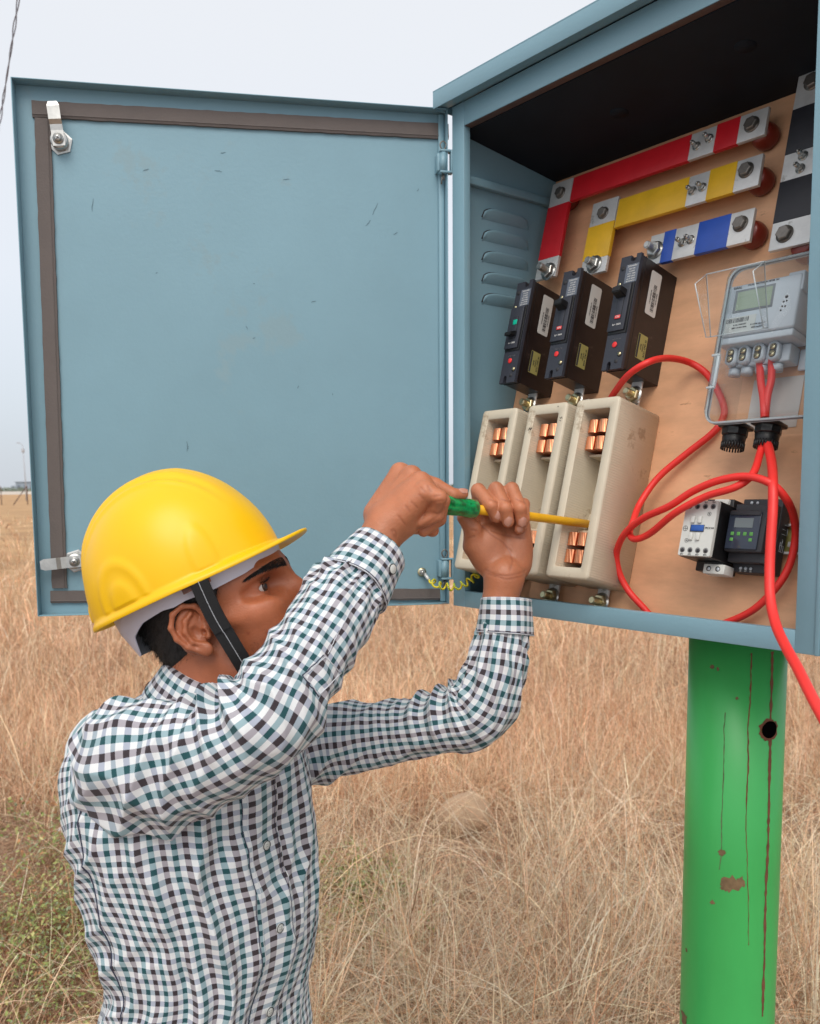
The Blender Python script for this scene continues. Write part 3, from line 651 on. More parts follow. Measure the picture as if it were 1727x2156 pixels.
pl = [fp(0, 0, 0), fp(W2, 0, 0), fp(W2, H2, 0), fp(0, H2, 0)]
b.raw(pl+[fp(0, 0, S2*.4), fp(W2, 0, S2*.4), fp(W2, H2*.86, S2), fp(0, H2*.86, S2)], [(0, 1, 2, 3), (0, 3, 7, 4), (1, 5, 6, 2)], CLEAR)
E1 = [fp(0, 0, 0), fp(0, H2, 0), fp(0, H2*.86, S2), fp(0, 0, S2*.4), fp(0, 0, 0)]; E2 = [q+ax*W2 for q in E1]
for e_ in (E1, E2, [fp(0, H2, 0), fp(W2, H2, 0)], [fp(0, 0, 0), fp(W2, 0, 0)]): b.tube(e_, .0009, EDGE, 6)
b.build('clear_flap', R, fix=False)
b = MB(); b.box(.036, .106, .010, .078, .0005, .0012, mat('paper_white', (.60, .56, .52), .6), .0003); b.build('paper_backing', R)

# ---- red cables
def c2(x, y): return ((1560+x/1.3534)/1.642, (1200+y/1.3534)/1.642)
def cable(name, label, pts, r=.0047, group='red insulated cables'):
    P = [Vector(bd(*c2(x, y), h)) for (x, y, h) in pts]; P = spline(P, 10)
    c = sum(P, Vector())/len(P); o = MB(); o.tube([p-c for p in P], r, REDC, 12); ob = o.build(name); ob.matrix_world = BRDM @ at3(*c)
    ob['label'] = label; ob['category'] = 'cable'; ob['group'] = group; return ob
cable('red_cable', 'red cable arching behind the meter enclosure, then bending sharply left of the contactor', [(735, 260, .03), (770, 205, .06), (830, 130, .098), (920, 72, .100), (1010, 52, .060), (1110, 70, .02), (1190, 120, .0055), (1245, 200, .0055), (1278, 290, .0055), (1262, 352, .0055), (1215, 410, .009), (1100, 500, .012), (970, 610, .02), (885, 730, .035), (850, 820, .055), (835, 870, .062), (860, 898, .066), (930, 872, .070), (1050, 775, .090), (1190, 700, .094), (1330, 655, .098), (1410, 595, .085), (1445, 500, .055), (1462, 430, .045), (1468, 400, .042)])
cable('red_cable', 'red cable making a wide loop across the board, both ends behind the bottom lip', [(960, 1290, .010), (905, 1225, .012), (830, 1140, .018), (785, 1050, .030), (775, 960, .045), (815, 870, .068), (900, 800, .082), (1020, 745, .092), (1130, 675, .096), (1250, 625, .100), (1380, 605, .102), (1490, 635, .102), (1560, 700, .085), (1600, 780, .055), (1612, 880, .03), (1590, 1000, .022), (1540, 1100, .022), (1450, 1200, .018), (1370, 1255, .014), (1260, 1300, .012)])
cable('red_cable', 'thick red cable hanging straight from the right gland out over the bottom lip', [(1470, 400, .042), (1478, 440, .045), (1500, 540, .07), (1506, 640, .100), (1505, 760, .105), (1496, 900, .105), (1490, 1050, .105), (1494, 1180, .110), (1520, 1300, .125), (1565, 1400, .150), (1620, 1500, .175), (1690, 1640, .20), (1800, 1850, .22), (1900, 2100, .23)], .0056)
cable('red_cable', 'short red cable from the second meter terminal down to the right gland', [(1500, 60, .026), (1500, 110, .030), (1497, 160, .034), (1482, 220, .038), (1474, 280, .042), (1470, 330, .042)], .0048)
cable('red_cable', 'short red cable from the middle meter terminal bending down to the right gland', [(1444, 60, .026), (1446, 110, .030), (1450, 170, .034), (1460, 230, .038), (1464, 280, .044), (1466, 330, .044)], .0048)

# ---- coiled earth wire between door and cabinet
EW = mat('earth_yellow', (.72, .60, .02), .4); EG = mat('earth_green', (.03, .30, .04), .4)
cp = [dp(892, 1206, -.012), None]
e0 = DOORM @ dp(890, 1205, -.016); e1 = aty(905, 1222, e0.y-.004); e2 = aty(925, 1232, 1.47); e3 = aty(955, 1236, 1.462); e4 = aty(984, 1226, 1.452); e5 = aty(1004, 1210, 1.462); e6 = aty(1001, 1192, 1.490); e7 = aty(985, 1180, 1.530)
path = spline([e1, e2, e3, e4, e5, e6, e7], 26); nP = len(path)
root = thing('earth_wire', 'coiled green and yellow earth wire linking the door to the cabinet', 'wire', Matrix.Translation(e1))
for name, off, m_ in (('wire_yellow', 0, EW), ('wire_green', pi*.9, EG)):
    b = MB(); pts = []
    up = Vector((0, 0, 1))
    for i, p in enumerate(path):
        t = (path[min(i+1, nP-1)]-path[max(i-1, 0)]).normalized(); a = t.cross(Vector((0, 1, .2))).normalized(); c = t.cross(a); ph = i*.46
        r_ = .0055*min(1, i/10); pts.append(p-e1+(a*cos(ph)+c*sin(ph))*r_+(Vector((0, 0, 0)) if off == 0 else (a*cos(ph+1.2)+c*sin(ph+1.2)+t*.6)*.0009))
    b.tube(pts, .0017 if off == 0 else .0013, m_, 7); b.build('wire', root)
b = MB(); b.cyl(e0-e1-DN*.006, DN, .0075, .0015, BRASS, 20); b.hexa(e0-e1-DN*.0045, DN, .0052, .004, STEEL); b.cyl(e0-e1-DN*.0005, DN, .0025, .003, STEEL, 12)
b.tube([e0-e1-DN*.004+Vector((.004, 0, -.003)), (e0-e1)*.35, Vector((0, 0, 0))], [.003, .0028, .0024], ALU, 8); b.build('lug', root)

# ---- post
PW = .104
PL = aty(1445, 1400, 1.0)
def postmat():
    m = mat('green_post_paint', (.050, .41, .100), .37, bump=.35, bscale=30, var=.16, vscale=4, aniso=(1, 1, .35), stain=(.14, .15, .06), sscale=4, sth=.62); return m
GP = postmat(); RUST = mat('rust_streak', (.15, .055, .028), .85, var=.4, vscale=60, bump=.4, bscale=200)
PR = .0655                                                   # a round tube
pc = hit(1549, 1500, O+D*.150, D); pc.z = 0
PM = frame(F, D, U, pc)
post = thing('green_post', 'round green painted steel post with a rusty seam and a round hole, under the cabinet', 'post', PM)
zt_ = ZB-.001
b = MB(); b.loft([[(PR*cos(2*pi*i/96), PR*sin(2*pi*i/96), z) for i in range(96)] for z in (0, .4, .8, 1.1, zt_)], GP, smooth=True); b.build('shaft', post)
def pcyl(a, z, off=.0004): return (( PR+off)*cos(a), (PR+off)*sin(a), z)
def pang(x, y):
    """angle and height on the tube of the surface point seen at that place of the photo"""
    o_ = PM.inverted() @ CAMP; d_ = (PM.inverted().to_3x3() @ ray(x, y)); A_ = d_.x**2+d_.y**2; B_ = o_.x*d_.x+o_.y*d_.y; C_ = o_.x**2+o_.y**2-PR**2
    q = B_*B_-A_*C_; t = (-B_-sqrt(max(q, 0)))/A_; P = o_+d_*t; return math.atan2(P.y, P.x), P.z
def streak(x0, y0, x1, y1, w0, seed, m=RUST, wob=.0015):
    """rust line down the tube between two places"""
    rg = random.Random(seed); b = MB(); V = []; (a0, z0), (a1, z1) = pang(x0, y0), pang(x1, y1); n_ = int(abs(z1-z0)/.006); j = 0
    for i in range(n_+1):
        f_ = i/n_; a_ = a0+(a1-a0)*f_; z = z0+(z1-z0)*f_; j += rg.uniform(-wob, wob)*.5; j *= .95; w = w0*rg.uniform(.45, 1.3)
        for q in (-w, w): V.append(pcyl(a_+(j+q)/PR, z))
    b.raw(V, [(2*i, 2*i+1, 2*i+3, 2*i+2) for i in range(n_)], m); return b
for o_ in (streak(1626, 1372, 1606, 2140, .0024, 2, wob=.0006), streak(1583, 1375, 1571, 1700, .0010, 1), streak(1571, 1700, 1576, 1990, .0005, 6), streak(1528, 1500, 1512, 1830, .0007, 3, mat('grey_scrape', (.10, .17, .07), .8, var=.5, vscale=80))):
    o_.build('rust_streak', post, fix=False)
def blob(x, y, r, off, n=26, j=.12, seed=1, ax=1.):
    rg = random.Random(seed); a, z = pang(x, y); return [pcyl(a+r*ax*(1+rg.uniform(-j, j))*cos(2*pi*i/n)/PR, z+r*(1+rg.uniform(-j, j))*sin(2*pi*i/n), off) for i in range(n)]
b = MB(); b.raw(blob(1619, 1537, .0155, .0006, j=.15, ax=1.05), [tuple(range(26))], RUST); b.raw(blob(1620, 1536, .0118, .0012, j=.02, ax=1.05), [tuple(range(26))], mat('hole_dark', (.002, .002, .002), .9, spec=0)); b.build('bolt_hole', post, fix=False)
CHIP = mat('bare_patch', (.17, .11, .055), .8, var=.35, vscale=70, bump=.3)
for (x, y, r, sd_) in ((1538, 1862, .0115, 3), (1558, 1858, .008, 4), (1519, 1796, .0050, 5), (1526, 1866, .006, 6), (1500, 1404, .0035, 7), (1512, 1408, .0025, 8), (1446, 2000, .0030, 9), (1440, 2140, .010, 13), (1552, 1470, .002, 14), (1500, 1900, .003, 15)):
    b = MB(); b.raw(blob(x, y, r, .0004+.0002*(sd_ % 3), n=15, j=.45, seed=sd_), [tuple(range(15))], CHIP); b.build('bare_patch', post, fix=False)

# ============================================================ GROUND
def gz(x, y):
    x = np.asarray(x, float); y = np.asarray(y, float)
    r = np.clip(y-6, 0, 300); und = .02*np.sin(x*1.3+.7)*np.sin(y*1.1)+.04*np.sin(x*.31+1)*np.sin(y*.27+2)
    return .0105*r*r/(r+4)+und*np.clip((y-1.5)/2, 0, 1)
def wave(x, y, s, k):
    return np.sin(x*s+1.7*k+1.3*np.sin(y*s*.7+k))*np.sin(y*s*.9+2.3*k+1.1*np.sin(x*s*.8-k))
ys = np.concatenate([np.linspace(-3, 14, 86), np.geomspace(14.5, 1500, 60)]); xs = np.linspace(-1, 1, 101)
YY, XX = np.meshgrid(ys, xs, indexing='ij'); XX = XX*(6+np.abs(YY)*1.3); ZZ = gz(XX, YY)+.008*wave(XX, YY, 7, 1)*(YY < 14)
ny, nx = YY.shape; idx = np.arange(ny*nx).reshape(ny, nx)
Fq = np.stack([idx[:-1, :-1], idx[:-1, 1:], idx[1:, 1:], idx[1:, :-1]], -1).reshape(-1, 4)
gm = bpy.data.materials.new('dry_soil_and_straw'); gm.use_nodes = True; t = gm.node_tree; bs = t.nodes['Principled BSDF']; l = t.links.new
bs.inputs['Roughness'].default_value = .95; bs.inputs['Specular IOR Level'].default_value = .1
tcn = t.nodes.new('ShaderNodeTexCoord')
def nn(s, d=8, r=.7, sc=None):
    n = t.nodes.new('ShaderNodeTexNoise'); n.inputs['Scale'].default_value = s; n.inputs['Detail'].default_value = d; n.inputs['Roughness'].default_value = r
    if sc: mp = t.nodes.new('ShaderNodeMapping'); mp.inputs['Scale'].default_value = sc; l(tcn.outputs['Object'], mp.inputs[0]); l(mp.outputs[0], n.inputs['Vector'])
    else: l(tcn.outputs['Object'], n.inputs['Vector'])
    return n
def ramp(src, cols):
    r = t.nodes.new('ShaderNodeValToRGB'); e = r.color_ramp.elements; e[0].position, e[0].color = cols[0][0], (*cols[0][1], 1); e[1].position, e[1].color = cols[-1][0], (*cols[-1][1], 1)
    for p, c in cols[1:-1]: q = e.new(p); q.color = (*c, 1)
    l(src, r.inputs[0]); return r
r1 = ramp(nn(38).outputs['Fac'], [(.3, (.15, .085, .058)), (.5, (.34, .21, .135)), (.7, (.48, .34, .23))])
r2 = ramp(nn(.5, 10, .75).outputs['Fac'], [(.3, (.30, .19, .11)), (.5, (.46, .29, .16)), (.7, (.56, .37, .20))])
sp = t.nodes.new('ShaderNodeSeparateXYZ'); l(tcn.outputs['Object'], sp.inputs[0]); mr = t.nodes.new('ShaderNodeMapRange'); mr.inputs[1].default_value = 5; mr.inputs[2].default_value = 18; l(sp.outputs['Y'], mr.inputs[0])
mx = t.nodes.new('ShaderNodeMix'); mx.data_type = 'RGBA'; l(mr.outputs[0], mx.inputs[0]); l(r1.outputs[0], mx.inputs[6]); l(r2.outputs[0], mx.inputs[7]); l(mx.outputs[2], bs.inputs['Base Color'])
bp = t.nodes.new('ShaderNodeBump'); bp.inputs['Distance'].default_value = .03; l(nn(25).outputs['Fac'], bp.inputs['Height']); l(bp.outputs[0], bs.inputs['Normal'])
g = np_mesh('ground', np.stack([XX, YY, ZZ], -1).reshape(-1, 3), Fq, gm); g['kind'] = 'structure'

def vcmat(name, rough=.8, trans=.0):
    m = bpy.data.materials.new(name); m.use_nodes = True; t = m.node_tree; bs = t.nodes['Principled BSDF']; a = t.nodes.new('ShaderNodeAttribute'); a.attribute_name = 'Col'
    t.links.new(a.outputs['Color'], bs.inputs['Base Color']); bs.inputs['Roughness'].default_value = rough; bs.inputs['Specular IOR Level'].default_value = .2
    if trans:
        tl = t.nodes.new('ShaderNodeBsdfTranslucent'); t.links.new(a.outputs['Color'], tl.inputs[0]); ms = t.nodes.new('ShaderNodeMixShader'); ms.inputs[0].default_value = trans
        t.links.new(bs.outputs[0], ms.inputs[1]); t.links.new(tl.outputs[0], ms.inputs[2]); t.links.new(ms.outputs[0], t.nodes['Material Output'].inputs[0])
    return m
GRASSM = vcmat('dry_grass_blades', .75, .15)
def blades(x, y, L_, az, lean, curl, w, col, K=5, z0=None, taper=1.):
    """ribbons: base x,y; length; azimuth and amount of lean; curl; width"""
    n = len(x); t = np.linspace(0, 1, K)[None, :]; L_ = L_[:, None]; th = lean[:, None]+curl[:, None]*t**1.3     # angle from vertical
    ds = L_/(K-1); hx = np.cumsum(np.sin(th)*ds, 1)-np.sin(th[:, :1])*ds; hz_ = np.cumsum(np.cos(th)*ds, 1)-np.cos(th[:, :1])*ds
    az2 = az[:, None]+rng.normal(0, .25, n)[:, None]*t*1.5
    X = x[:, None]+hx*np.cos(az2); Y = y[:, None]+hx*np.sin(az2); Z = (gz(x, y)-.01 if z0 is None else z0)[:, None]+hz_
    Z = np.maximum(Z, gz(X, Y)+.002)
    fa = rng.uniform(0, pi, n)[:, None]; ww = w[:, None]*(1-taper*.8*t**2)*.5
    dx, dy, dz = -np.sin(az2)*np.cos(fa), np.cos(az2)*np.cos(fa), np.sin(fa)*.5
    A = np.stack([X-dx*ww, Y-dy*ww, Z-dz*ww], -1); C = np.stack([X+dx*ww, Y+dy*ww, Z+dz*ww], -1)
    V = np.stack([A, C], 2).reshape(n, K*2, 3); base = (np.arange(n)*K*2)[:, None, None]
    q = np.array([[2*i, 2*i+1, 2*i+3, 2*i+2] for i in range(K-1)])[None]
    Fc = (base+q).reshape(-1, 4); cc = np.repeat(np.concatenate([col, np.ones((n, 1))], 1)[:, None, :], K*2, 1)
    return V.reshape(-1, 3), Fc, cc.reshape(-1, 4)
def merge(parts):
    V, Fc, C_, o = [], [], [], 0
    for v, f, c in parts: V.append(v); Fc.append(f+o); C_.append(c); o += len(v)
    return np.concatenate(V), np.concatenate(Fc), np.concatenate(C_)
def palette(n, x, y):
    """dry grass colours: orange-brown to the right and back, straw near the camera on the right, tan on the left"""
    cols = np.array([(.78, .475, .295), (.83, .59, .39), (.88, .71, .49), (.90, .80, .60), (.60, .34, .20), (.38, .20, .12)])
    px = x/np.maximum(y, .1)
    straw = np.clip((4.8-y)/1.8, 0, 1)*np.clip((px+.35)/.3, .25, 1)
    back = np.clip((y-4.2)/2.5, 0, 1)
    W_ = np.stack([.9+1.1*back, .8+.7*back, .6+1.2*straw, .25+1.7*straw, .55+.2*back, .35*np.ones(n)], 1)
    W_ *= (1+.5*np.stack([wave(x, y, 2.1, k) for k in range(6)], 1)); W_ /= W_.sum(1, keepdims=True)
    k = (np.cumsum(W_, 1) < rng.uniform(0, 1, n)[:, None]).sum(1).clip(0, 5)
    return cols[k]*rng.uniform(.72, 1.22, (n, 1))*rng.uniform(.95, 1.05, (n, 3))
def scatter(n, y0, y1, p=1.0, ex=.62):
    u = rng.uniform(0, 1, n)
    y = (y0**(-p)+(y1**(-p)-y0**(-p))*u)**(-1/p); x = rng.uniform(-ex, ex, n)*y
    return x, y
parts = []
ROCKP = atz(972, 1722, .05); WP = [atz(760, 1880, .03), atz(700, 1960, .03)]
def keepmask(x, y, hard=1.):
    """thin the tall grass in front of the stone, over the green patch and on the trodden lower-left ground"""
    px = x/np.maximum(y, .1); k = np.ones(len(x)); rx = ROCKP.x/ROCKP.y
    k *= 1-.86*hard*np.exp(-((px-rx)/.045)**4)*(y > ROCKP.y-1.4)*(y < ROCKP.y+.12)
    for w_ in WP: k *= 1-.75*hard*np.exp(-((px-w_.x/w_.y)/.05)**2)*(y > w_.y-.7)*(y < w_.y+.3)
    lf = np.clip((-.22-px)/.08, 0, 1)*np.clip((4.9-y)/.8, 0, 1); k *= 1-.93*hard*lf
    return rng.uniform(0, 1, len(x)) < k
def add(x, y, L_, az, lean, curl, w, dark=1., K=5, z0=None, hard=1., pal=None):
    m = keepmask(x, y, hard); n = len(x); f = lambda q: q[m] if hasattr(q, '__len__') else q
    c = (palette(n, x, y) if pal is None else pal)*(dark[:, None] if hasattr(dark, '__len__') else dark)
    parts.append(blades(x[m], y[m], L_[m], az[m], lean[m], curl[m], w[m], c[m], K=K, z0=None if z0 is None else z0[m]))
# tussocks of long stems
nt_ = 1500; tx, ty = scatter(nt_, 2.2, 12, .9); keep = (wave(tx, ty, 1.1, 2)+.5*wave(tx, ty, 2.9, 4) > -.35); tx, ty = tx[keep], ty[keep]
per = 34; nT = len(tx); n = nT*per; cx_ = np.repeat(tx, per); cy_ = np.repeat(ty, per); rad = np.abs(rng.normal(0, .055, n)); az = rng.uniform(0, 2*pi, n)
taz = np.repeat(rng.uniform(0, 2*pi, nT), per); tln = np.repeat(np.abs(rng.normal(.1, .45, nT)), per); tdk = np.repeat(rng.uniform(.62, 1.25, nT), per)
x = cx_+rad*np.cos(az); y = cy_+rad*np.sin(az); Lh = np.repeat(rng.uniform(.20, .62, nT), per)*rng.uniform(.35, 1.3, n)
lean = np.abs(rng.normal(.15, .35, n)); a2 = np.where(rng.uniform(0, 1, n) < .65, taz+rng.normal(0, .45, n), az); curl = rng.normal(.55, .7, n)+tln
wd = np.maximum(rng.uniform(.0014, .0044, n)*rng.uniform(.6, 1.3, n), .00062*y); add(x, y, Lh, a2, lean+tln*.6, curl, wd, dark=tdk, K=7)
# fallen and tangled straw, thick pale stalks among thin brown ones
n = 30000; x, y = scatter(n, 2.2, 11, 1.0); lean = rng.uniform(.9, 1.55, n); z0 = gz(x, y)+rng.uniform(0, .17, n)*np.clip(1.2+x/y*2, .2, 1)
add(x, y, rng.uniform(.10, .55, n), rng.uniform(0, 2*pi, n), lean, rng.normal(.1, .6, n), np.maximum(rng.uniform(.0014, .0036, n), .0006*y), dark=rng.uniform(.55, 1.1, n), K=6, z0=z0, hard=1)
n = 2600; x, y = scatter(n, 2.3, 8, 1.0); add(x, y, rng.uniform(.35, .95, n), rng.uniform(0, 2*pi, n), rng.uniform(.3, 1.1, n), rng.normal(.5, .5, n), rng.uniform(.0022, .0042, n), K=9, pal=np.array([(.62, .45, .27), (.66, .52, .34), (.52, .33, .19)])[rng.integers(0, 3, n)]*rng.uniform(.8, 1.15, (n, 1)))
# short litter and stubble, lower left included
n = 60000; x, y = scatter(n, 2.2, 9, 1.1); cc = np.array([(.50, .30, .19), (.62, .43, .28), (.72, .56, .39), (.34, .18, .11), (.48, .20, .11)])[rng.choice(5, n, p=[.3, .27, .2, .13, .10])]*rng.uniform(.6, 1.2, (n, 1))
add(x, y, rng.uniform(.03, .13, n), rng.uniform(0, 2*pi, n), rng.uniform(.5, 1.5, n), rng.normal(.2, .5, n), rng.uniform(.0014, .0034, n), K=4, hard=0, pal=cc)
# thinner cover to the middle distance
n = 74000; x, y = scatter(n, 4.4, 55, 1.0, .60); add(x, y, rng.uniform(.12, .50, n), rng.uniform(0, 2*pi, n), np.abs(rng.normal(.3, .45, n)), rng.normal(.4, .4, n), .00068*y*rng.uniform(.5, 1.6, n), dark=(1.02+.20*wave(x, y, .8, 3))*rng.uniform(.8, 1.15, n), K=4, hard=.9)
V, Fc, C_ = merge(parts); o = np_mesh('dry_grass', V, Fc, GRASSM, attr={'Col': C_}); o['kind'] = 'stuff'; o['label'] = 'tangled dry straw-coloured grass covering the field'; o['category'] = 'grass'

# low green weeds, lower left and a patch right of the man
LEAFM = vcmat('weed_leaves', .6, .3)
def leaves(x, y, z, s, col):
    n = len(x); a = rng.uniform(0, 2*pi, n); el = rng.uniform(-.3, 1.0, n); d = np.stack([np.cos(a)*np.cos(el), np.sin(a)*np.cos(el), np.sin(el)], -1); p = np.stack([-np.sin(a), np.cos(a), rng.uniform(-.5, .5, n)], -1); P = np.stack([x, y, z], -1); s = s[:, None]
    V = np.stack([P, P+d*s*.5+p*s*.27, P+d*s, P+d*s*.5-p*s*.27], 1).reshape(-1, 3)
    return V, np.arange(4*n).reshape(-1, 4), np.repeat(np.concatenate([col, np.ones((n, 1))], 1), 4, 0)
parts = []; 
def patch(n_, cx, cy, sx_, sy_, den=1.):
    px_ = cx+rng.normal(0, sx_, n_); py_ = cy+rng.normal(0, sy_, n_); return px_, py_
pts = []
for (X_, Y_, n_, sx_, sy_) in ((60, 2060, 210, .34, .30), (150, 1930, 100, .22, .22), (30, 1830, 55, .25, .3), (755, 1875, 105, .09, .14), (700, 1970, 26, .08, .10), (90, 1620, 22, .3, .4), (815, 2030, 14, .06, .1), (40, 1200, 26, .5, 1.4)):
    c = atz(X_, Y_, .05); q = patch(n_, c.x, c.y, sx_*c.y/3, sy_*c.y/3); pts.append(np.stack(q, -1))
pts = np.concatenate(pts); pts = pts[pts[:, 1] > 2.0]; per = 24; n = len(pts)*per; cx_ = np.repeat(pts[:, 0], per); cy_ = np.repeat(pts[:, 1], per); r = np.abs(rng.normal(0, .045, n)); a = rng.uniform(0, 2*pi, n)
x = cx_+r*np.cos(a); y = cy_+r*np.sin(a); z = gz(x, y)+rng.uniform(.02, .14, n)
gc = np.array([(.30, .38, .12), (.42, .47, .17), (.34, .41, .24), (.56, .54, .22), (.52, .27, .13)])[rng.choice(5, n, p=[.3, .25, .2, .13, .12])]*rng.uniform(.6, 1.2, (n, 1))
parts.append(leaves(x, y, z, rng.uniform(.008, .022, n)*np.clip(y/3, 1, 2), gc))
n2 = len(pts)*9; x = np.repeat(pts[:, 0], 9)+rng.normal(0, .05, n2); y = np.repeat(pts[:, 1], 9)+rng.normal(0, .03, n2)
parts.append(blades(x, y, rng.uniform(.08, .24, n2), rng.uniform(0, 2*pi, n2), rng.uniform(.2, 1.1, n2), rng.normal(.2, .4, n2), rng.uniform(.0014, .0028, n2), np.array([(.26, .07, .035), (.20, .22, .06), (.34, .16, .07)])[rng.choice(3, n2, p=[.5, .3, .2])]*rng.uniform(.6, 1.2, (n2, 1)), K=5))
V, Fc, C_ = merge(parts); o = np_mesh('green_weeds', V, Fc, LEAFM, smooth=False, attr={'Col': C_}); o['kind'] = 'stuff'; o['label'] = 'low green weeds with reddish stems among the dry grass'; o['category'] = 'weeds'

# stone, litter
def stone(name, x, y, r, label, cat, col, flat=.75, seed=2, yaw=0.):
    bm = bmesh.new(); bmesh.ops.create_icosphere(bm, subdivisions=4, radius=1); rg = np.random.default_rng(seed); dirs = rg.normal(size=(9, 3)); dirs /= np.linalg.norm(dirs, axis=1)[:, None]; offs = rg.uniform(.62, .95, 9)
    for v in bm.verts:
        p = np.array(v.co)
        for d_, o_ in zip(dirs, offs):
            e_ = p @ d_-o_
            if e_ > 0: p = p-d_*e_*.85
        p = p*(1+.02*sin(p[0]*9)*sin(p[1]*8+1)*sin(p[2]*7)); v.co = Vector((p[0]*r*1.15, p[1]*r*.9, p[2]*r*flat))
    me = bpy.data.meshes.new(name); bm.to_mesh(me); bm.free(); me.materials.append(mat(name+'_stone', col, .9, var=.25, vscale=18, bump=.5, bscale=60)); ob = bpy.data.objects.new(name, me); COL.objects.link(ob)
    ob.location = (x, y, float(gz(x, y))+r*flat*.55); ob.rotation_euler = (0, .15, yaw); ob['label'] = label; ob['category'] = cat
    for p in me.polygons: p.use_smooth = True
    return ob
c = atz(972, 1722, .05); stone('rock', c.x, c.y, .118*c.y/3.6, 'rounded tan stone half hidden in the dry grass behind the raised elbow', 'stone', (.42, .29, .19), .95, 2, .4)
c = atz(133, 1748, .03); stone('litter_scrap', c.x, c.y, .022, 'small white crumpled scrap lying in the grass behind the shirt back', 'litter', (.6, .6, .6), .8, 5)

# ---- far things
def wpost(p0, p1, r, name, label, cat, m, group=None):
    b = MB(); d = Vector(p1)-Vector(p0); b.tube([(0, 0, 0), d*.5, d], r, m, 8); o = b.build(name); o.location = p0; o['label'] = label; o['category'] = cat
    if group: o['group'] = group
    return o
OLDW = mat('old_post', (.13, .085, .07), .9, var=.2)
def gp(x, Y): p = aty(x, 1050, Y); return Vector((p.x, Y, float(gz(p.x, Y))))
p = gp(3, 97); wpost(p, p+Vector((0, 0, 2.0)), .05, 'fence_post', 'thin upright fence post at the left edge of the photo, far out in the field', 'post', OLDW)
p = gp(58, 97); R = thing('fence_post', 'far fence post with a slanting brace, just left of the open door edge', 'post', Matrix.Translation(p))
b = MB(); b.tube([(0, 0, 0), (0, 0, 2)], .055, OLDW, 8); b.build('upright', R); b = MB(); b.tube([(-1.25, -1, -.2), (0, -.05, 1.95)], .05, OLDW, 8); b.build('brace', R)
p = gp(56, 131); R = thing('light_pole', 'tall thin pale street light pole far beyond the field', 'light pole', Matrix.Translation(p)); PALE = mat('pale_pole', (.42, .44, .48), .7)
b = MB(); b.tube([(0, 0, 0), (-.05, 0, 4.), (-.15, 0, 7.9)], [.10, .08, .06], PALE, 8); b.build('pole', R); b = MB(); b.tube([(-.15, 0, 7.8), (-.35, 0, 8.1), (-.75, 0, 8.25)], .04, PALE, 6); b.box(-1.0, -.6, -.1, .1, 8.2, 8.32, PALE, .03); b.build('lamp_arm', R)
b = MB(); b.box(-.32, .02, -.15, .15, 6.9, 7.4, PALE, .03); b.build('junction_box', R)
HAZEB = mat('haze_tinted_wall', (.27, .34, .42), .9, var=.05, vscale=.2);  # distance haze is put into the wall colour
p = aty(24, 1040, 420); R = thing('building', 'long low haze-tinted building on the horizon left of the door', 'building', Matrix.Translation((p.x, 420, 2.)))
b = MB(); b.box(2.2, 30, 0, 12, 0, 6.9, HAZEB); b.box(0, 2.2, 0, 12, 0, 5.4, HAZEB); b.build('wall', R)
b = MB(); b.box(1.9, 30.4, -.4, 12.4, 6.9, 7.25, HAZEB); b.build('roof', R)
for i in range(9):
    b = MB(); b.box(3+3*i, 4.4+3*i, -.06, -.01, 4.0, 5.6, mat('far_glass', (.14, .18, .24), .4)); b.build('window', R)
nL = 26000; X_ = rng.uniform(-330, 60, nL); cl = np.sin(X_*.11)+.6*np.sin(X_*.27+1)+.4*np.sin(X_*.71); Zt = 3.1+(1.7+.55*cl)*rng.beta(2, 1.3, nL); Yt = 330+rng.uniform(-12, 25, nL)
V, Fc, C_ = leaves(X_, Yt, Zt, rng.uniform(.5, 1.3, nL), np.array([.22, .27, .22])*rng.uniform(.7, 1.2, (nL, 1)))
o = np_mesh('far_trees', V, Fc, LEAFM, smooth=False, attr={'Col': C_}); o['kind'] = 'stuff'; o['label'] = 'low hazy line of trees along the horizon'; o['category'] = 'trees'
p = gp(-8, 270); b = MB(); b.box(0, 14, 0, .4, 0, .9, WHITE); o = b.build('boundary_wall'); o.location = p; o['label'] = 'low white wall glimpsed far off at the left edge below the tree line'; o['category'] = 'wall'
# ---- overhead wire, twisted pair
q0, q1 = aty(80, -300, 4.6), aty(-60, 560, 6.2); R = thing('overhead_wire', 'twisted pair overhead wire crossing the sky in the upper left corner', 'wire', Matrix.Translation(q0)); WIRE = mat('wire_grey', (.20, .19, .22), .6)
tv = (q1-q0); n_ = 260; tn = tv.normalized(); sa = tn.cross(Vector((0, 1, 0))).normalized(); sb2 = tn.cross(sa)
for k in (0, 1):
    b = MB(); b.tube([tv*(i/n_)+Vector((0, 0, -.12*sin(pi*i/n_)))+(sa*cos(i*.24+k*pi)+sb2*sin(i*.24+k*pi))*.0042*(1+.5*sin(i*.11)) for i in range(n_+1)], .0030, WIRE, 6); b.build('strand', R)
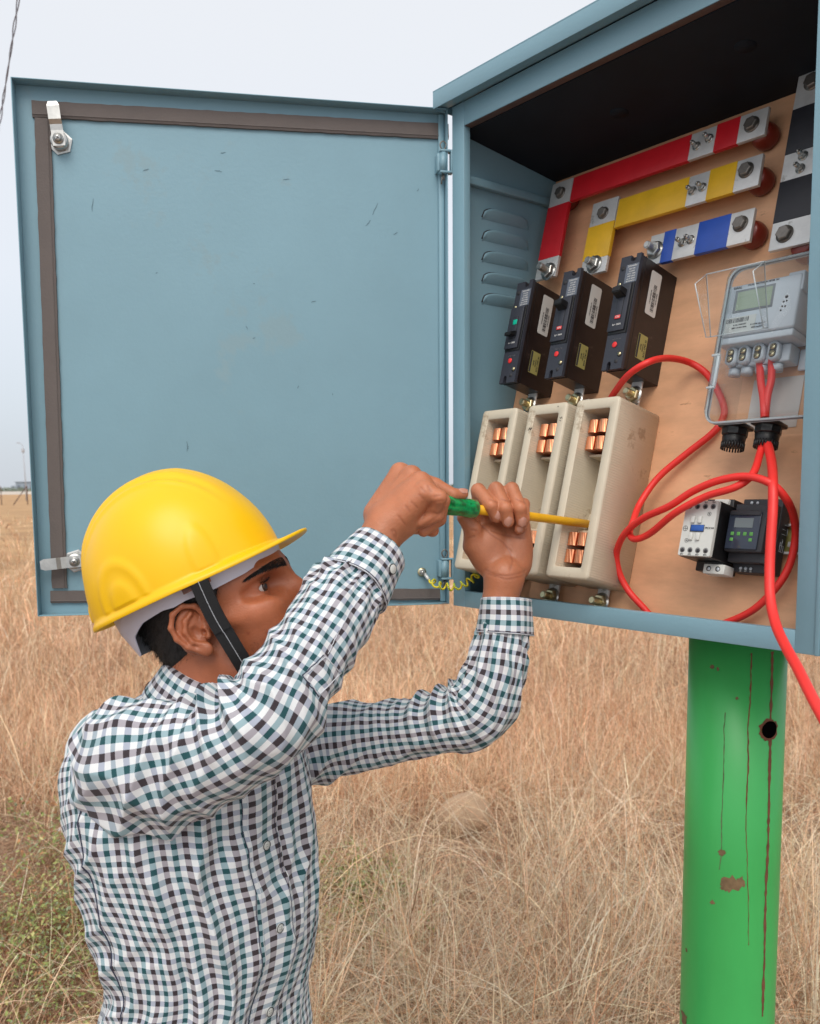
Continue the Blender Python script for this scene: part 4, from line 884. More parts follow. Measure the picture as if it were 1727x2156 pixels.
# ============================================================ implicit surfaces -> one continuous mesh
class SDF:
    def __init__(s): s.p = []
    def add(s, kind, k, bc, br, *a): s.p.append((kind, k, np.asarray(bc, float), br, a))
    def cone(s, a, b, r1, r2, k=.004, sub=False):
        a, b = np.array(a, float), np.array(b, float); s.add('subcone' if sub else 'cone', k, (a+b)/2, np.linalg.norm(b-a)/2+max(r1, r2), a, b, r1, r2)
    def chain(s, pts, rs_, k=.004, k0=None, sub=False):
        for i in range(len(pts)-1): s.cone(pts[i], pts[i+1], rs_[i], rs_[i+1], (k0 if (i == 0 and k0 is not None) else k), sub)
    def ell(s, c, r, R=None, k=.01, sub=False):
        R = np.eye(3) if R is None else np.array(R, float); s.add('subell' if sub else 'ell', k, c, max(r), np.array(c, float), np.array(r, float), R)
    def ev(s, P, prims=None):
        d = np.full(len(P), 1.0)
        for kind, k, bc, br, a in (s.p if prims is None else prims):
            if 'cone' in kind:
                A, B_, r1, r2 = a; ba = B_-A; L2 = ba @ ba; pa = P-A; h = np.clip(pa @ ba/L2, 0, 1); e = np.linalg.norm(pa-h[:, None]*ba, axis=1)-(r1+(r2-r1)*h)
            else:
                c, r, R = a; q = (P-c) @ R; k0 = np.linalg.norm(q/r, axis=1); k1 = np.linalg.norm(q/(r*r), axis=1); e = k0*(k0-1)/np.maximum(k1, 1e-9)
            if kind.startswith('sub'):
                e = -e; h = np.clip(.5-.5*(d-e)/k, 0, 1); d = d*(1-h)+e*h+k*h*(1-h)
            else:
                h = np.clip(.5+.5*(d-e)/k, 0, 1); d = d*(1-h)+e*h-k*h*(1-h)
        return d
def surface_nets(S, lo, hi, vx, post=None, Bn=16):
    lo = np.array(lo, float); hi = np.array(hi, float); bs = Bn*vx; nb = np.ceil((hi-lo)/bs).astype(int)
    I = np.stack(np.meshgrid(*[np.arange(n) for n in nb], indexing='ij'), -1).reshape(-1, 3); Cc = lo+(I+.5)*bs; half = bs*.87
    d = np.concatenate([S.ev(Cc[i:i+20000]) for i in range(0, len(Cc), 20000)]); I = I[np.abs(d) < half*1.25+.012]
    BC = np.array([p[2] for p in S.p]); BR = np.array([p[3] for p in S.p]); KK = np.array([p[1] for p in S.p])
    g1 = np.arange(Bn+1); G = np.stack(np.meshgrid(g1, g1, g1, indexing='ij'), -1).reshape(-1, 3)
    W_ = (nb*Bn+4); key = lambda q: ((q[..., 0]+1)*W_[1]+(q[..., 1]+1))*W_[2]+(q[..., 2]+1)
    keys, verts, quads = [], [], []
    corners = np.array([(a, b, c) for a in (0, 1) for b in (0, 1) for c in (0, 1)])
    for bi in I:
        P = lo+(bi*Bn+G)*vx; cen = lo+(bi+.5)*bs; m = np.linalg.norm(BC-cen, axis=1) < BR+half+KK*1.5+.03
        pr_ = [S.p[i] for i in np.nonzero(m)[0]]
        if not pr_: continue
        v = S.ev(P, pr_)
        if post is not None: v = post(P, v)
        v = v.reshape(Bn+1, Bn+1, Bn+1)
        if v.min() > 0 or v.max() < 0: continue
        sg = v < 0
        cs = [sg[a:a+Bn, b:b+Bn, c:c+Bn] for a, b, c in corners]; cnt = sum(c.astype(int) for c in cs); act = np.argwhere((cnt > 0) & (cnt < 8))
        if len(act) == 0: continue
        vals = np.stack([v[act[:, 0]+a, act[:, 1]+b, act[:, 2]+c] for a, b, c in corners], 1); acc = np.zeros((len(act), 3)); num = np.zeros(len(act))
        for i in range(8):
            for j in range(i+1, 8):
                if abs(corners[i]-corners[j]).sum() == 1:
                    cr_ = (vals[:, i] < 0) != (vals[:, j] < 0); t = np.where(cr_, vals[:, i]/np.where(cr_, vals[:, i]-vals[:, j], 1), 0)
                    acc += np.where(cr_[:, None], corners[i]+t[:, None]*(corners[j]-corners[i]), 0); num += cr_
        gl = act+bi*Bn; keys.append(key(gl)); verts.append(lo+(gl+acc/num[:, None])*vx)
        for ax in range(3):
            o1, o2 = (ax+1) % 3, (ax+2) % 3; sl = [slice(0, Bn)]*3; s0 = sg[0:Bn, 0:Bn, 0:Bn]; sl[ax] = slice(1, Bn+1); s1 = sg[tuple(sl)]
            e = np.argwhere(s0 != s1)
            if len(e) == 0: continue
            gl = e+bi*Bn; f = s0[e[:, 0], e[:, 1], e[:, 2]]; d1 = np.zeros(3, int); d1[o1] = 1; d2 = np.zeros(3, int); d2[o2] = 1
            q = np.stack([key(gl-d1-d2), key(gl-d2), key(gl), key(gl-d1)], 1); q[~f] = q[~f][:, ::-1]; quads.append(q)
    keys = np.concatenate(keys); verts = np.concatenate(verts); quads = np.concatenate(quads); o = np.argsort(keys); ks = keys[o]
    pos = np.searchsorted(ks, quads).clip(0, len(ks)-1); ok = (ks[pos] == quads).all(1)
    return verts, o[pos[ok]]
def v3(p): return np.array((p[0], p[1], p[2]), float)
def AY(x, y, Y): return v3(aty(x, y, Y))

# ============================================================ PERSON
TIP = BRDM @ bd(1244, 1104, .045)
HANDLE = aty(893, 1058, 1.135)
SDv = (TIP-HANDLE); SDL = SDv.length; SDu = SDv.normalized()
def on_axis(xpx):
    """point of the screwdriver axis whose picture x is xpx"""
    lo_, hi_ = 0., 1.
    for _ in range(40):
        m_ = (lo_+hi_)/2; P = HANDLE+SDv*m_; P = P-CAMP; yc = P.y*cos(PITCH)+P.z*sin(PITCH)
        if PPX+FPX*P.x/yc < xpx: lo_ = m_
        else: hi_ = m_
    return HANDLE+SDv*m_
YH = 1.10
PH, YW = radians(21), radians(4)
hf = Vector((cos(PH)*cos(YW), -cos(PH)*sin(YW), sin(PH))); hl = Vector((sin(YW), cos(YW), 0)); hu = hf.cross(hl)
HS = 1.035
ear = aty(434, 1324, YH-.073*HS); HO = ear+hl*.073*HS
HM = frame(hf, hl, hu, HO) @ Matrix.Scale(HS, 4)
Hn = np.array(HM)[:3, :3]; Hnu = Hn/HS
def hp(x, y, z): return v3(HM @ Vector((x, y, z)))
S = SDF()
def hell(c, r, k, sub=False, rot=None):
    R = Hnu if rot is None else Hnu @ np.array(rot); S.ell(hp(*c), np.array(r)*HS, R, k*HS, sub)
def hcone(a, b, r1, r2, k, sub=False): S.cone(hp(*a), hp(*b), r1*HS, r2*HS, k*HS, sub)
def Ry(a): return Matrix.Rotation(radians(a), 3, 'Y')
def Rz(a): return Matrix.Rotation(radians(a), 3, 'Z')
# cranium, face
hell((-.006, 0, .048), (.089, .072, .078), .001); hell((.033, 0, .040), (.054, .060, .054), .03)
hell((.044, 0, -.012), (.048, .056, .066), .03); hell((.030, 0, -.038), (.052, .050, .042), .03)
for s_ in (-1, 1):
    hcone((-.002, s_*.050, -.040), (.012, s_*.051, -.060), .015, .013, .02); hcone((.012, s_*.051, -.060), (.078, s_*.014, -.080), .0135, .013, .018)
    hell((.060, s_*.047, -.004), (.023, .019, .016), .02); hcone((.050, s_*.058, -.003), (.004, s_*.068, .002), .008, .006, .016)      # cheekbone, zygomatic arch
    hell((.052, s_*.040, -.034), (.030, .018, .028), .02)
    hcone((.083, s_*.012, .035), (.076, s_*.044, .037), .0105, .009, .012)      # brow ridge
hell((.078, 0, -.078), (.018, .020, .016), .016); hell((.074, 0, -.045), (.027, .031, .027), .018)
for s_ in (-1, 1):
    hell((.086, s_*.034, .0195), (.024, .019, .0120), .017, True); hell((.066, s_*.060, .0185), (.016, .0095, .0085), .010, True)
    hell((.0585, s_*.0340, .0200), (.0153, .0165, .0135), .005)                # lids over the eyeball
hcone((.0885, 0, .028), (.0975, 0, .006), .0072, .0082, .010); hcone((.0975, 0, .006), (.1100, 0, -.018), .0082, .0104, .008)
for s_ in (-1, 1): hell((.099, s_*.0125, -.0195), (.011, .0075, .0085), .006)
hell((.1005, 0, -.0405), (.0100, .024, .0050), .004); hell((.0985, 0, -.0500), (.0100, .021, .0060), .004); hcone((.110, .018, -.0452), (.110, -.018, -.0452), .0012, .0012, .003, True)
hell((.101, 0, -.027), (.008, .006, .011), .008)
# eye opening cut into the lids
for s_ in (-1, 1): hell((.0755, s_*.0395, .0190), (.0115, .0130, .0050), .0010, True, Rz(s_*32))
# ears
def earp(a, b, c, s_): return (a-.004, s_*(.0705+c), b)
for s_ in (-1, 1):
    def E_(a, b, c): return earp(a, b, c, s_)
    S.ell(hp(*E_(-.011, .003, .0065)), np.array((.017, .0048, .027))*HS, Hnu @ np.array(Ry(8)) @ np.array(Rz(s_*-22)), .006)
    hx2 = [(.004, .004, .003), (.009, .016, .005), (.004, .028, .009), (-.008, .033, .013), (-.020, .028, .017), (-.027, .015, .0185), (-.026, .001, .017), (-.019, -.012, .014), (-.009, -.021, .010)]
    for i in range(len(hx2)-1): hcone(E_(*hx2[i]), E_(*hx2[i+1]), .0030, .0030, .0028)
    ah = [(-.003, .022, .010), (-.011, .016, .0135), (-.0155, .005, .0140), (-.0125, -.008, .0125), (-.006, -.0135, .010)]
    for i in range(len(ah)-1): hcone(E_(*ah[i]), E_(*ah[i+1]), .0025, .0025, .0030)
    hell(E_(-.003, -.021, .0085), (.0085, .0045, .0085), .004); hcone(E_(.005, .001, .006), E_(.005, -.008, .007), .0035, .0035, .004)
    hell(E_(-.005, .0, .013), (.0065, .008, .0088), .002, True); hell(E_(.001, -.003, .011), (.0045, .009, .004), .002, True)
    hcone(E_(-.004, .012, .016), E_(-.014, .021, .021), .003, .003, .002, True)
# neck and trunk
NB = AY(470, 1462, 1.10); UB = AY(440, 1530, 1.13)
S.cone(hp(-.018, 0, -.010), NB, .056, .061, .03); S.cone(hp(.028, 0, -.058), NB+(.03, -.01, -.0), .030, .04, .03)
S.cone(NB, UB, .060, .075, .03)
sh = Vector((.60, .80, 0)).normalized()                         # right shoulder -> left shoulder
RS, LS = AY(250, 1590, 1.015), AY(610, 1560, 1.235)
CH = (RS+LS)/2+np.array((0, 0, -.10)); 
S.cone(UB, RS+(0.01, 0.01, -.02), .048, .030, .04); S.cone(UB, LS, .048, .035, .04)
yawT = radians(35); TF = np.array((cos(yawT), -sin(yawT), 0)); TL = np.array((sin(yawT), cos(yawT), 0)); RT = np.stack([TF, TL, np.array((0, 0, 1.))], 1)
WA = AY(432, 2100, 1.12)
def tz(t): return CH*(1-t)+WA*t
S.ell(tz(.0), (.085, .130, .150), RT, .04); S.ell(tz(.45), (.085, .120, .16), RT, .04); S.ell(tz(.95), (.088, .120, .15), RT, .04); S.ell(tz(1.35), (.090, .135, .12), RT, .04)
RE, RW = AY(578, 1500, .957), AY(792, 1150, 1.105); LE, LW = AY(1012, 1496, 1.188), AY(1062, 1215, 1.205)
S.chain([RS+(0.015, 0.01, -.01), RE, RW], [.032, .030, .0240], .010, .03); S.chain([LS, AY(800, 1543, 1.225), LE], [.036, .026, .025], .010, .03); S.chain([LE, LW], [.025, .0245], .010)
# ---- right hand (near): grips the green handle, ulnar side to the camera
def q1(x, y, Y): return AY(761.3+x*.12343, 956.2+y*.12343, Y)
SK = .0020
hY = 1.125
rw2 = q1(420, 1180, 1.115)
S.cone(RW, rw2, .0245, .0250, .012)
M5, M4, M3, M2 = q1(1090, 640, 1.098), q1(1010, 480, 1.118), q1(850, 370, 1.138), q1(660, 320, 1.160)
for m_, r_, w_ in ((M5, .0135, (430, 1280, 1.105)), (M4, .0130, (400, 1150, 1.115)), (M3, .0130, (350, 1100, 1.128)), (M2, .0130, (290, 1020, 1.140))): S.cone(q1(*w_), m_, .0190, r_, .010)
S.cone(q1(640, 1080, 1.120), q1(900, 760, 1.112), .022, .019, .012); S.cone(q1(600, 1220, 1.118), q1(820, 1150, 1.118), .020, .015, .012)
S.chain([M5, q1(1330, 740, 1.088), q1(1290, 900, 1.098), q1(1090, 1000, 1.112)], [.0108, .0092, .0080, .0070], SK, .006)
S.chain([M4, q1(1375, 800, 1.108), q1(1290, 1040, 1.104), q1(1010, 1160, 1.108)], [.0112, .0098, .0086, .0078], SK, .006)
S.chain([M3, q1(1360, 830, 1.130), q1(1330, 1110, 1.122), q1(1060, 1310, 1.122)], [.0112, .0098, .0084, .0076], SK, .006)
S.chain([M2, q1(1260, 530, 1.165), q1(1560, 690, 1.163), on_axis(976)+Vector((0, -.003, .0175))], [.0112, .0096, .0082, .0070], SK, .006)
S.chain([q1(760, 1150, 1.145), q1(1080, 1240, 1.150), q1(1210, 1300, 1.145)], [.016, .0105, .0085], SK, .01)
for (a_, b_) in (((560, 1030), (830, 420)), ((470, 1080), (700, 400)), ((660, 1060), (980, 560))):     # tendons on the back of the hand
    q_ = [q1(a_[0]+(b_[0]-a_[0])*k/4, a_[1]+(b_[1]-a_[1])*k/4, 1.0+.0) for k in range(5)]
S.chain([q1(520, 1010, 1.1035), q1(690, 760, 1.1010), q1(900, 520, 1.1045)], [.0030, .0030, .0035], .006); S.chain([q1(700, 1130, 1.0985), q1(860, 900, 1.0930), q1(1060, 680, 1.0880)], [.0030, .0030, .0040], .006)
# ---- left hand (far): palm to the camera, fingers folded over the shaft
def q2(x, y, Y): return AY(937.9+.13841*x, 992.7+.13841*y, Y)
ax1 = on_axis(1050); Y0 = ax1.y
S.cone(LW, q2(900, 1480, Y0+.012), .0255, .0250, .01)
for (x0, x1, r0, r1) in ((740, 560, .0185, .0125), (850, 760, .0180, .0125), (970, 960, .0180, .0125), (1080, 1160, .0175, .0120)): S.cone(q2(x0, 1400, Y0+.018), q2(x1, 860, Y0+.022), r0, r1, .014)
S.ell(q2(660, 1160, Y0+.006), (.023, .015, .031), None, .010)                 # thenar
S.ell(q2(1130, 1200, Y0+.010), (.017, .015, .034), None, .012)                # hypothenar
S.chain([q2(620, 1330, Y0+.010), q2(440, 1130, Y0+.004), q2(410, 860, Y0-.004), q2(290, 700, Y0-.006)], [.0185, .0150, .0118, .0100], SK*1.5, .012)
def fold(mx, my, px_, py_, dx, dy, tx, ty, r, o=0.):
    S.chain([q2(mx, my, Y0+.024), q2(px_, py_, Y0+.004+o), q2(dx, dy, Y0-.020+o), q2(tx, ty, Y0-.015+o)], [r*1.12, r*1.0, r*.92, r*.82], SK, .005)
fold(560, 800, 500, 290, 700, 520, 775, 690, .0098); fold(770, 800, 770, 270, 910, 560, 955, 760, .0100, -.001); fold(970, 800, 1010, 270, 1140, 560, 1165, 760, .0096, -.001); fold(1160, 860, 1190, 500, 1190, 720, 1125, 880, .0084, .006)
for (x0, y0, x1, y1, r_, oy) in ((600, 1480, 1230, 1500, .0007, -.0155),): pass
lo = (-.62, .86, .72); hi = (.36, 1.40, 1.86)
def skin_post(P, v):
    q = P*1000
    return v+.00022*np.sin(q[:, 0]*1.1+np.sin(q[:, 2]*.7))*np.sin(q[:, 2]*1.3)*np.sin(q[:, 1]*.9)
import time as _t; _t0 = _t.time()
V, Q = surface_nets(S, lo, hi, .0015, None)
print('body', len(V), len(Q), round(_t.time()-_t0, 1))
pc_ = thing('person', 'man in a checked shirt reaching up into the cabinet with a screwdriver in both hands', 'person', Matrix.Translation((float(WA[0]), float(WA[1]), 0)))
PO = np.array(pc_.matrix_world.translation)
SKIN = mat('skin', (.385, .122, .055), .40, var=.22, vscale=16, bump=.5, bscale=480, sss=.12, spec=.4)
def tint_skin():
    t = SKIN.node_tree; bs = t.nodes['Principled BSDF']; src = bs.inputs['Base Color'].links[0].from_socket
    a = t.nodes.new('ShaderNodeAttribute'); a.attribute_name = 'Tint'; mx = t.nodes.new('ShaderNodeMix'); mx.data_type = 'RGBA'; mx.blend_type = 'MULTIPLY'; mx.inputs[0].default_value = 1
    t.links.new(src, mx.inputs[6]); t.links.new(a.outputs['Color'], mx.inputs[7]); t.links.new(mx.outputs[2], bs.inputs['Base Color'])
tint_skin()
tint = np.ones((len(V), 4)); hb = (V-v3(HO)) @ Hnu/HS
lip = ((hb[:, 0] > .093) & (np.abs(hb[:, 2]+.0455) < .0095) & (np.abs(hb[:, 1]) < .024)); tint[lip, :3] *= (.85, .7, .75)
beard = np.clip(1-np.abs(hb[:, 2]+.055)/.045, 0, 1)*np.clip((hb[:, 0]-.0)/.03, 0, 1)*(hb[:, 2] > -.13); tint[:, :3] *= 1-.18*beard[:, None]*np.array((.9, 1, 1))
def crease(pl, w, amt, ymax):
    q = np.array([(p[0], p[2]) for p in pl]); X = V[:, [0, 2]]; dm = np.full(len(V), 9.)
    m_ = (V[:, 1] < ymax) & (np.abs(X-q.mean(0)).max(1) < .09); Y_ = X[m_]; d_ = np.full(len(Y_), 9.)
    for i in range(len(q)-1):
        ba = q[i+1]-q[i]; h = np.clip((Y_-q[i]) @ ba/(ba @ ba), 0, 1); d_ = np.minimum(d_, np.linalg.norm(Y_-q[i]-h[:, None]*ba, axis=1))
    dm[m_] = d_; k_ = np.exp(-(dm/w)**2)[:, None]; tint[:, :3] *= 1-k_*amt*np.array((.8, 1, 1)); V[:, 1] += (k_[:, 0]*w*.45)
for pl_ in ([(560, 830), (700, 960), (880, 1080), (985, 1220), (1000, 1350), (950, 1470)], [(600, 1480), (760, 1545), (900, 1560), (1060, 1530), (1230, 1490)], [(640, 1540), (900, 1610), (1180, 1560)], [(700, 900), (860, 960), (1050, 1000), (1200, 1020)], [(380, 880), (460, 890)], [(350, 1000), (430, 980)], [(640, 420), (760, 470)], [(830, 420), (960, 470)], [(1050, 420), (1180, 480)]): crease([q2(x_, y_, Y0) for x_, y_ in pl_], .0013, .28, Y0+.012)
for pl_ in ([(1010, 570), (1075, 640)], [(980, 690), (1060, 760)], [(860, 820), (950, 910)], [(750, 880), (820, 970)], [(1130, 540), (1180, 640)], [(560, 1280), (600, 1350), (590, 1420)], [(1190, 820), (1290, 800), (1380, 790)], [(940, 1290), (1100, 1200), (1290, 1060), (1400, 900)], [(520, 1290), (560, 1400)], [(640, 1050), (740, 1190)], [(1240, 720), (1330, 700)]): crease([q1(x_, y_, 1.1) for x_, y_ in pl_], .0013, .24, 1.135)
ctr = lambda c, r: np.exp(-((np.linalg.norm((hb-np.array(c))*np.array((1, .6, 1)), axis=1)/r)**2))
tint[:, :3] *= 1-ctr((.075, -.04, .020), .017)[:, None]*np.array((.28, .34, .36)); tint[:, :3] *= 1+ctr((.060, -.06, -.012), .020)[:, None]*np.array((.14, .16, .18))  # eye-socket shade and cheek highlight put into the skin tint
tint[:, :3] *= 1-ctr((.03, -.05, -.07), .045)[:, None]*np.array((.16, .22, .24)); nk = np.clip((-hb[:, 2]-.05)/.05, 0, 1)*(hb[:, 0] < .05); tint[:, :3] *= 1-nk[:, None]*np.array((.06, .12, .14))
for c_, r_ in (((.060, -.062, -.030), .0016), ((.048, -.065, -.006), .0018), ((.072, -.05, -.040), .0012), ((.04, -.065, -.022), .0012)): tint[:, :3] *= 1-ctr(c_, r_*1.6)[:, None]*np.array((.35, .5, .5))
hnd = np.clip((V[:, 0]-(-.12))/.06, 0, 1); tint[:, :3] *= 1+hnd[:, None]*np.array((.20, .40, .55)); pal = np.exp(-((np.linalg.norm(V-q2(800, 1150, Y0), axis=1)/.05)**2)); tint[:, :3] *= 1+pal[:, None]*np.array((.08, .12, .14))
bd_ = np_mesh('body', V-PO, Q, SKIN, pc_, attr={'Tint': tint})
# ============================================================ SHIRT
def gingham():
    m = bpy.data.materials.new('gingham_cotton'); m.use_nodes = True; t = m.node_tree; bs = t.nodes['Principled BSDF']; l = t.links.new
    bs.inputs['Roughness'].default_value = .75; bs.inputs['Specular IOR Level'].default_value = .25; bs.inputs['Sheen Weight'].default_value = .15
    uv = t.nodes.new('ShaderNodeUVMap'); uv.uv_map = 'UVMap'
    nz = t.nodes.new('ShaderNodeTexNoise'); nz.inputs['Scale'].default_value = 14; nz.inputs['Detail'].default_value = 2; l(uv.outputs[0], nz.inputs['Vector'])
    vm = t.nodes.new('ShaderNodeVectorMath'); vm.operation = 'MULTIPLY_ADD'; vm.inputs[1].default_value = (.005, .005, 0); l(nz.outputs['Color'], vm.inputs[0]); l(uv.outputs[0], vm.inputs[2])
    s = t.nodes.new('ShaderNodeSeparateXYZ'); l(vm.outputs[0], s.inputs[0])
    def M(op, a, b=None):
        n = t.nodes.new('ShaderNodeMath'); n.operation = op
        if isinstance(a, (int, float)): n.inputs[0].default_value = a
        else: l(a, n.inputs[0])
        if b is not None:
            if isinstance(b, (int, float)): n.inputs[1].default_value = b
            else: l(b, n.inputs[1])
        return n.outputs[0]
    p = .0136
    a = M('MULTIPLY', s.outputs[0], 1/p); b = M('MULTIPLY', s.outputs[1], 1/p)
    wa = M('LESS_THAN', M('FRACT', a), .46); wb = M('LESS_THAN', M('FRACT', b), .50); alt = M('LESS_THAN', M('FRACT', M('MULTIPLY', b, .5)), .5); alta = M('LESS_THAN', M('FRACT', M('MULTIPLY', a, .5)), .5)
    def mix(f, c1, c2):
        n = t.nodes.new('ShaderNodeMix'); n.data_type = 'RGBA'; l(f, n.inputs[0])
        for i, c in ((6, c1), (7, c2)):
            if isinstance(c, tuple): n.inputs[i].default_value = (*c, 1)
            else: l(c, n.inputs[i])
        return n.outputs[2]
    weft = mix(alt, (.28, .40, .44), (.36, .34, .375)); warp = mix(alta, (.38, .415, .50), (.34, .41, .47)); both = mix(alt, (.016, .075, .085), (.042, .032, .038))
    col = mix(wb, mix(wa, (.70, .72, .73), warp), mix(wa, weft, both)); l(col, bs.inputs['Base Color'])
    tc_ = t.nodes.new('ShaderNodeTexNoise'); tc_.inputs['Scale'].default_value = 900; tc_.inputs['Detail'].default_value = 1; l(uv.outputs[0], tc_.inputs['Vector'])
    n2 = t.nodes.new('ShaderNodeTexNoise'); n2.inputs['Scale'].default_value = 45; n2.inputs['Detail'].default_value = 4; n2.inputs['Distortion'].default_value = .6; l(uv.outputs[0], n2.inputs['Vector'])
    b1 = t.nodes.new('ShaderNodeBump'); b1.inputs['Distance'].default_value = .002; b1.inputs['Strength'].default_value = .35; l(n2.outputs['Fac'], b1.inputs['Height'])
    b2 = t.nodes.new('ShaderNodeBump'); b2.inputs['Distance'].default_value = .0002; b2.inputs['Strength'].default_value = .4; l(tc_.outputs['Fac'], b2.inputs['Height']); l(b1.outputs[0], b2.inputs['Normal']); l(b2.outputs[0], bs.inputs['Normal'])
    return m
GING = gingham(); NAVY = mat('navy_stitch', (.03, .035, .07), .8); WST = mat('white_stitch', (.62, .64, .68), .8)
def vn(x, y, seed=0):
    """smooth value noise, about -1..1"""
    r_ = np.random.default_rng(seed); T = r_.uniform(-1, 1, (64, 64)); xi = np.floor(x).astype(int); yi = np.floor(y).astype(int); fx = x-xi; fy = y-yi; fx = fx*fx*fx*(fx*(fx*6-15)+10); fy = fy*fy*fy*(fy*(fy*6-15)+10)
    g_ = lambda a, b: T[a % 64, b % 64]
    return (g_(xi, yi)*(1-fx)+g_(xi+1, yi)*fx)*(1-fy)+(g_(xi, yi+1)*(1-fx)+g_(xi+1, yi+1)*fx)*fy
def ridge(t, p=2.): f = np.abs(np.mod(t, 1)*2-1); f = .45*f*f*(3-2*f)+.55*f**1.6; return f**p
def fold(s, v, ang, lam, seed, wob=.35, p=1.6):
    ca, sa = np.cos(ang), np.sin(ang); q = s*ca+v*sa; o = -s*sa+v*ca
    return ridge(q/lam+wob*vn(q/lam*.4+3, o/lam*.33, seed)+.25*vn(q/lam*1.1, o/lam*.8, seed+1), p)*(.55+.45*vn(q/lam*.5+9, o/lam*.25, seed+2))
def cr_interp(K, t):
    K = np.asarray(K, float); n = len(K)-1; u = np.clip(t, 0, 1)*n; i = np.minimum(u.astype(int), n-1); f = (u-i)[:, None]
    g_ = lambda j: K[np.clip(j, 0, n)]
    p0, p1, p2, p3 = g_(i-1), g_(i), g_(i+1), g_(i+2)
    return .5*((2*p1)+(p2-p0)*f+(2*p0-5*p1+4*p2-p3)*f**2+(3*p1-p0-3*p2+p3)*f**3)
def grid_mesh(name, P, UVc, parent, m, closed=False):
    nv, nu = P.shape[:2]; i = np.arange(nv*nu).reshape(nv, nu); Q = np.stack([i[:-1, :-1], i[:-1, 1:], i[1:, 1:], i[1:, :-1]], -1).reshape(-1, 4)
    return np_mesh(name, P.reshape(-1, 3)-PO, Q, m, parent, uv=UVc.reshape(-1, 2))
def gauss(x, c, w): return np.exp(-((x-c)/w)**2)
# ---- torso: rings from the hip to the neck; columns: px, py, depth, a (fore-aft), b (sideways), lean
TR = [(430, 2560, 1.13, .118, .172), (428, 2380, 1.125, .116, .170), (431, 2230, 1.12, .108, .162), (437, 2110, 1.12, .104, .158), (461, 2000, 1.12, .101, .154), (451, 1900, 1.12, .108, .161), (432, 1800, 1.12, .116, .168), (412, 1700, 1.12, .121, .172), (404, 1610, 1.12, .116, .172), (405, 1550, 1.115, .104, .162), (414, 1505, 1.11, .088, .135), (430, 1472, 1.105, .072, .098), (447, 1450, 1.10, .060, .066)]
TK = np.array([(*AY(x, y, Y), a, b) for x, y, Y, a, b in TR])
TLEN = np.concatenate([[0], np.cumsum(np.linalg.norm(np.diff(TK[:, :3], axis=0), axis=1))]); 
def torso(th, t, off=0., disp=True):
    """th: angle from the chest front towards his left side, t: 0 hip .. 1 neck"""
    sh_ = th.shape; th = th.ravel(); t = t.ravel(); K = cr_interp(TK, t); C0 = K[:, :3]; a = K[:, 3]; b = K[:, 4]
    ct, st = np.cos(th), np.sin(th); pw = .88
    rx = a*np.sign(ct)*np.abs(ct)**pw; ry = b*np.sign(st)*np.abs(st)**pw
    lean = np.clip((t-.80)/.2, 0, 1); nrm = (ct[:, None]*TF+st[:, None]*TL); nrm[:, 2] += lean*.9; nrm /= np.linalg.norm(nrm, axis=1)[:, None]
    P = C0+rx[:, None]*TF+ry[:, None]*TL; P[:, 2] += -.16*rx*np.clip((t-.85)/.15, 0, 1)
    s = th*.142; v = np.interp(t, np.linspace(0, 1, len(TLEN)), TLEN)
    d = np.zeros(len(th))
    if disp:
        arm = gauss(s, -.25, .10)*gauss(v, .47, .14); front = gauss(s, -.02, .09); low = np.clip(1-v/.5, 0, 1)
        d += .0105*fold(s, v, 2.30, .043, 11, .45, 1.4)*(.15+1.2*arm)*np.clip((s+.36)/.12, .25, 1)                    # folds running from the armpit down to the back
        d += .0140*fold(s, v, .12, .060, 21, .5, 1.3)*(.35+.9*gauss(s, -.10, .09))   # long soft hanging folds
        d += .0085*fold(s, v, -.10, .030, 31, .4)*front*(.5+gauss(v, .35, .2))
        d += .0070*fold(s, v, 1.25, .075, 41, .7)*gauss(v, .12, .13)
        d += .0085*vn(s*13, v*9, 51)+.0022*vn(s*38, v*26, 52)
        d += -.010*gauss(s, -.115, .012)*gauss(v, .44, .11)
        d -= .006
        d *= 1-.6*np.clip((-.27-s)/.06, 0, 1)
        d *= np.clip((1-t)/.08, .15, 1)
    P = P+nrm*(d+off)[:, None]
    return P.reshape(*sh_, 3), np.stack([s+.006*vn(s*11, v*9, 61), v+.004*np.sin(s*11+v*3)+.004*vn(s*9, v*12, 62)], -1).reshape(*sh_, 2)
nu, nv = 520, 420
th = np.linspace(radians(-232), radians(128), nu); t = np.linspace(0, 1, nv); T_, H_ = np.meshgrid(t, th, indexing='ij')
P, UVc = torso(H_, T_); bk = np.clip(-.215-UVc[..., 0], 0, 1); UVc = UVc+np.stack([bk*.0+np.where(bk > 0, (UVc[..., 1]-.5)*.42, 0), bk*.35], -1); shirt = grid_mesh('shirt', P, UVc[..., ::-1], pc_, GING)
P_, _ = torso(np.full(260, -.215/.142), np.linspace(.12, .66, 260), .0006); b = MB(); b.tube([Vector(p-PO) for p in P_], .0008, NAVY, 5); b.build('side_seam', shirt)
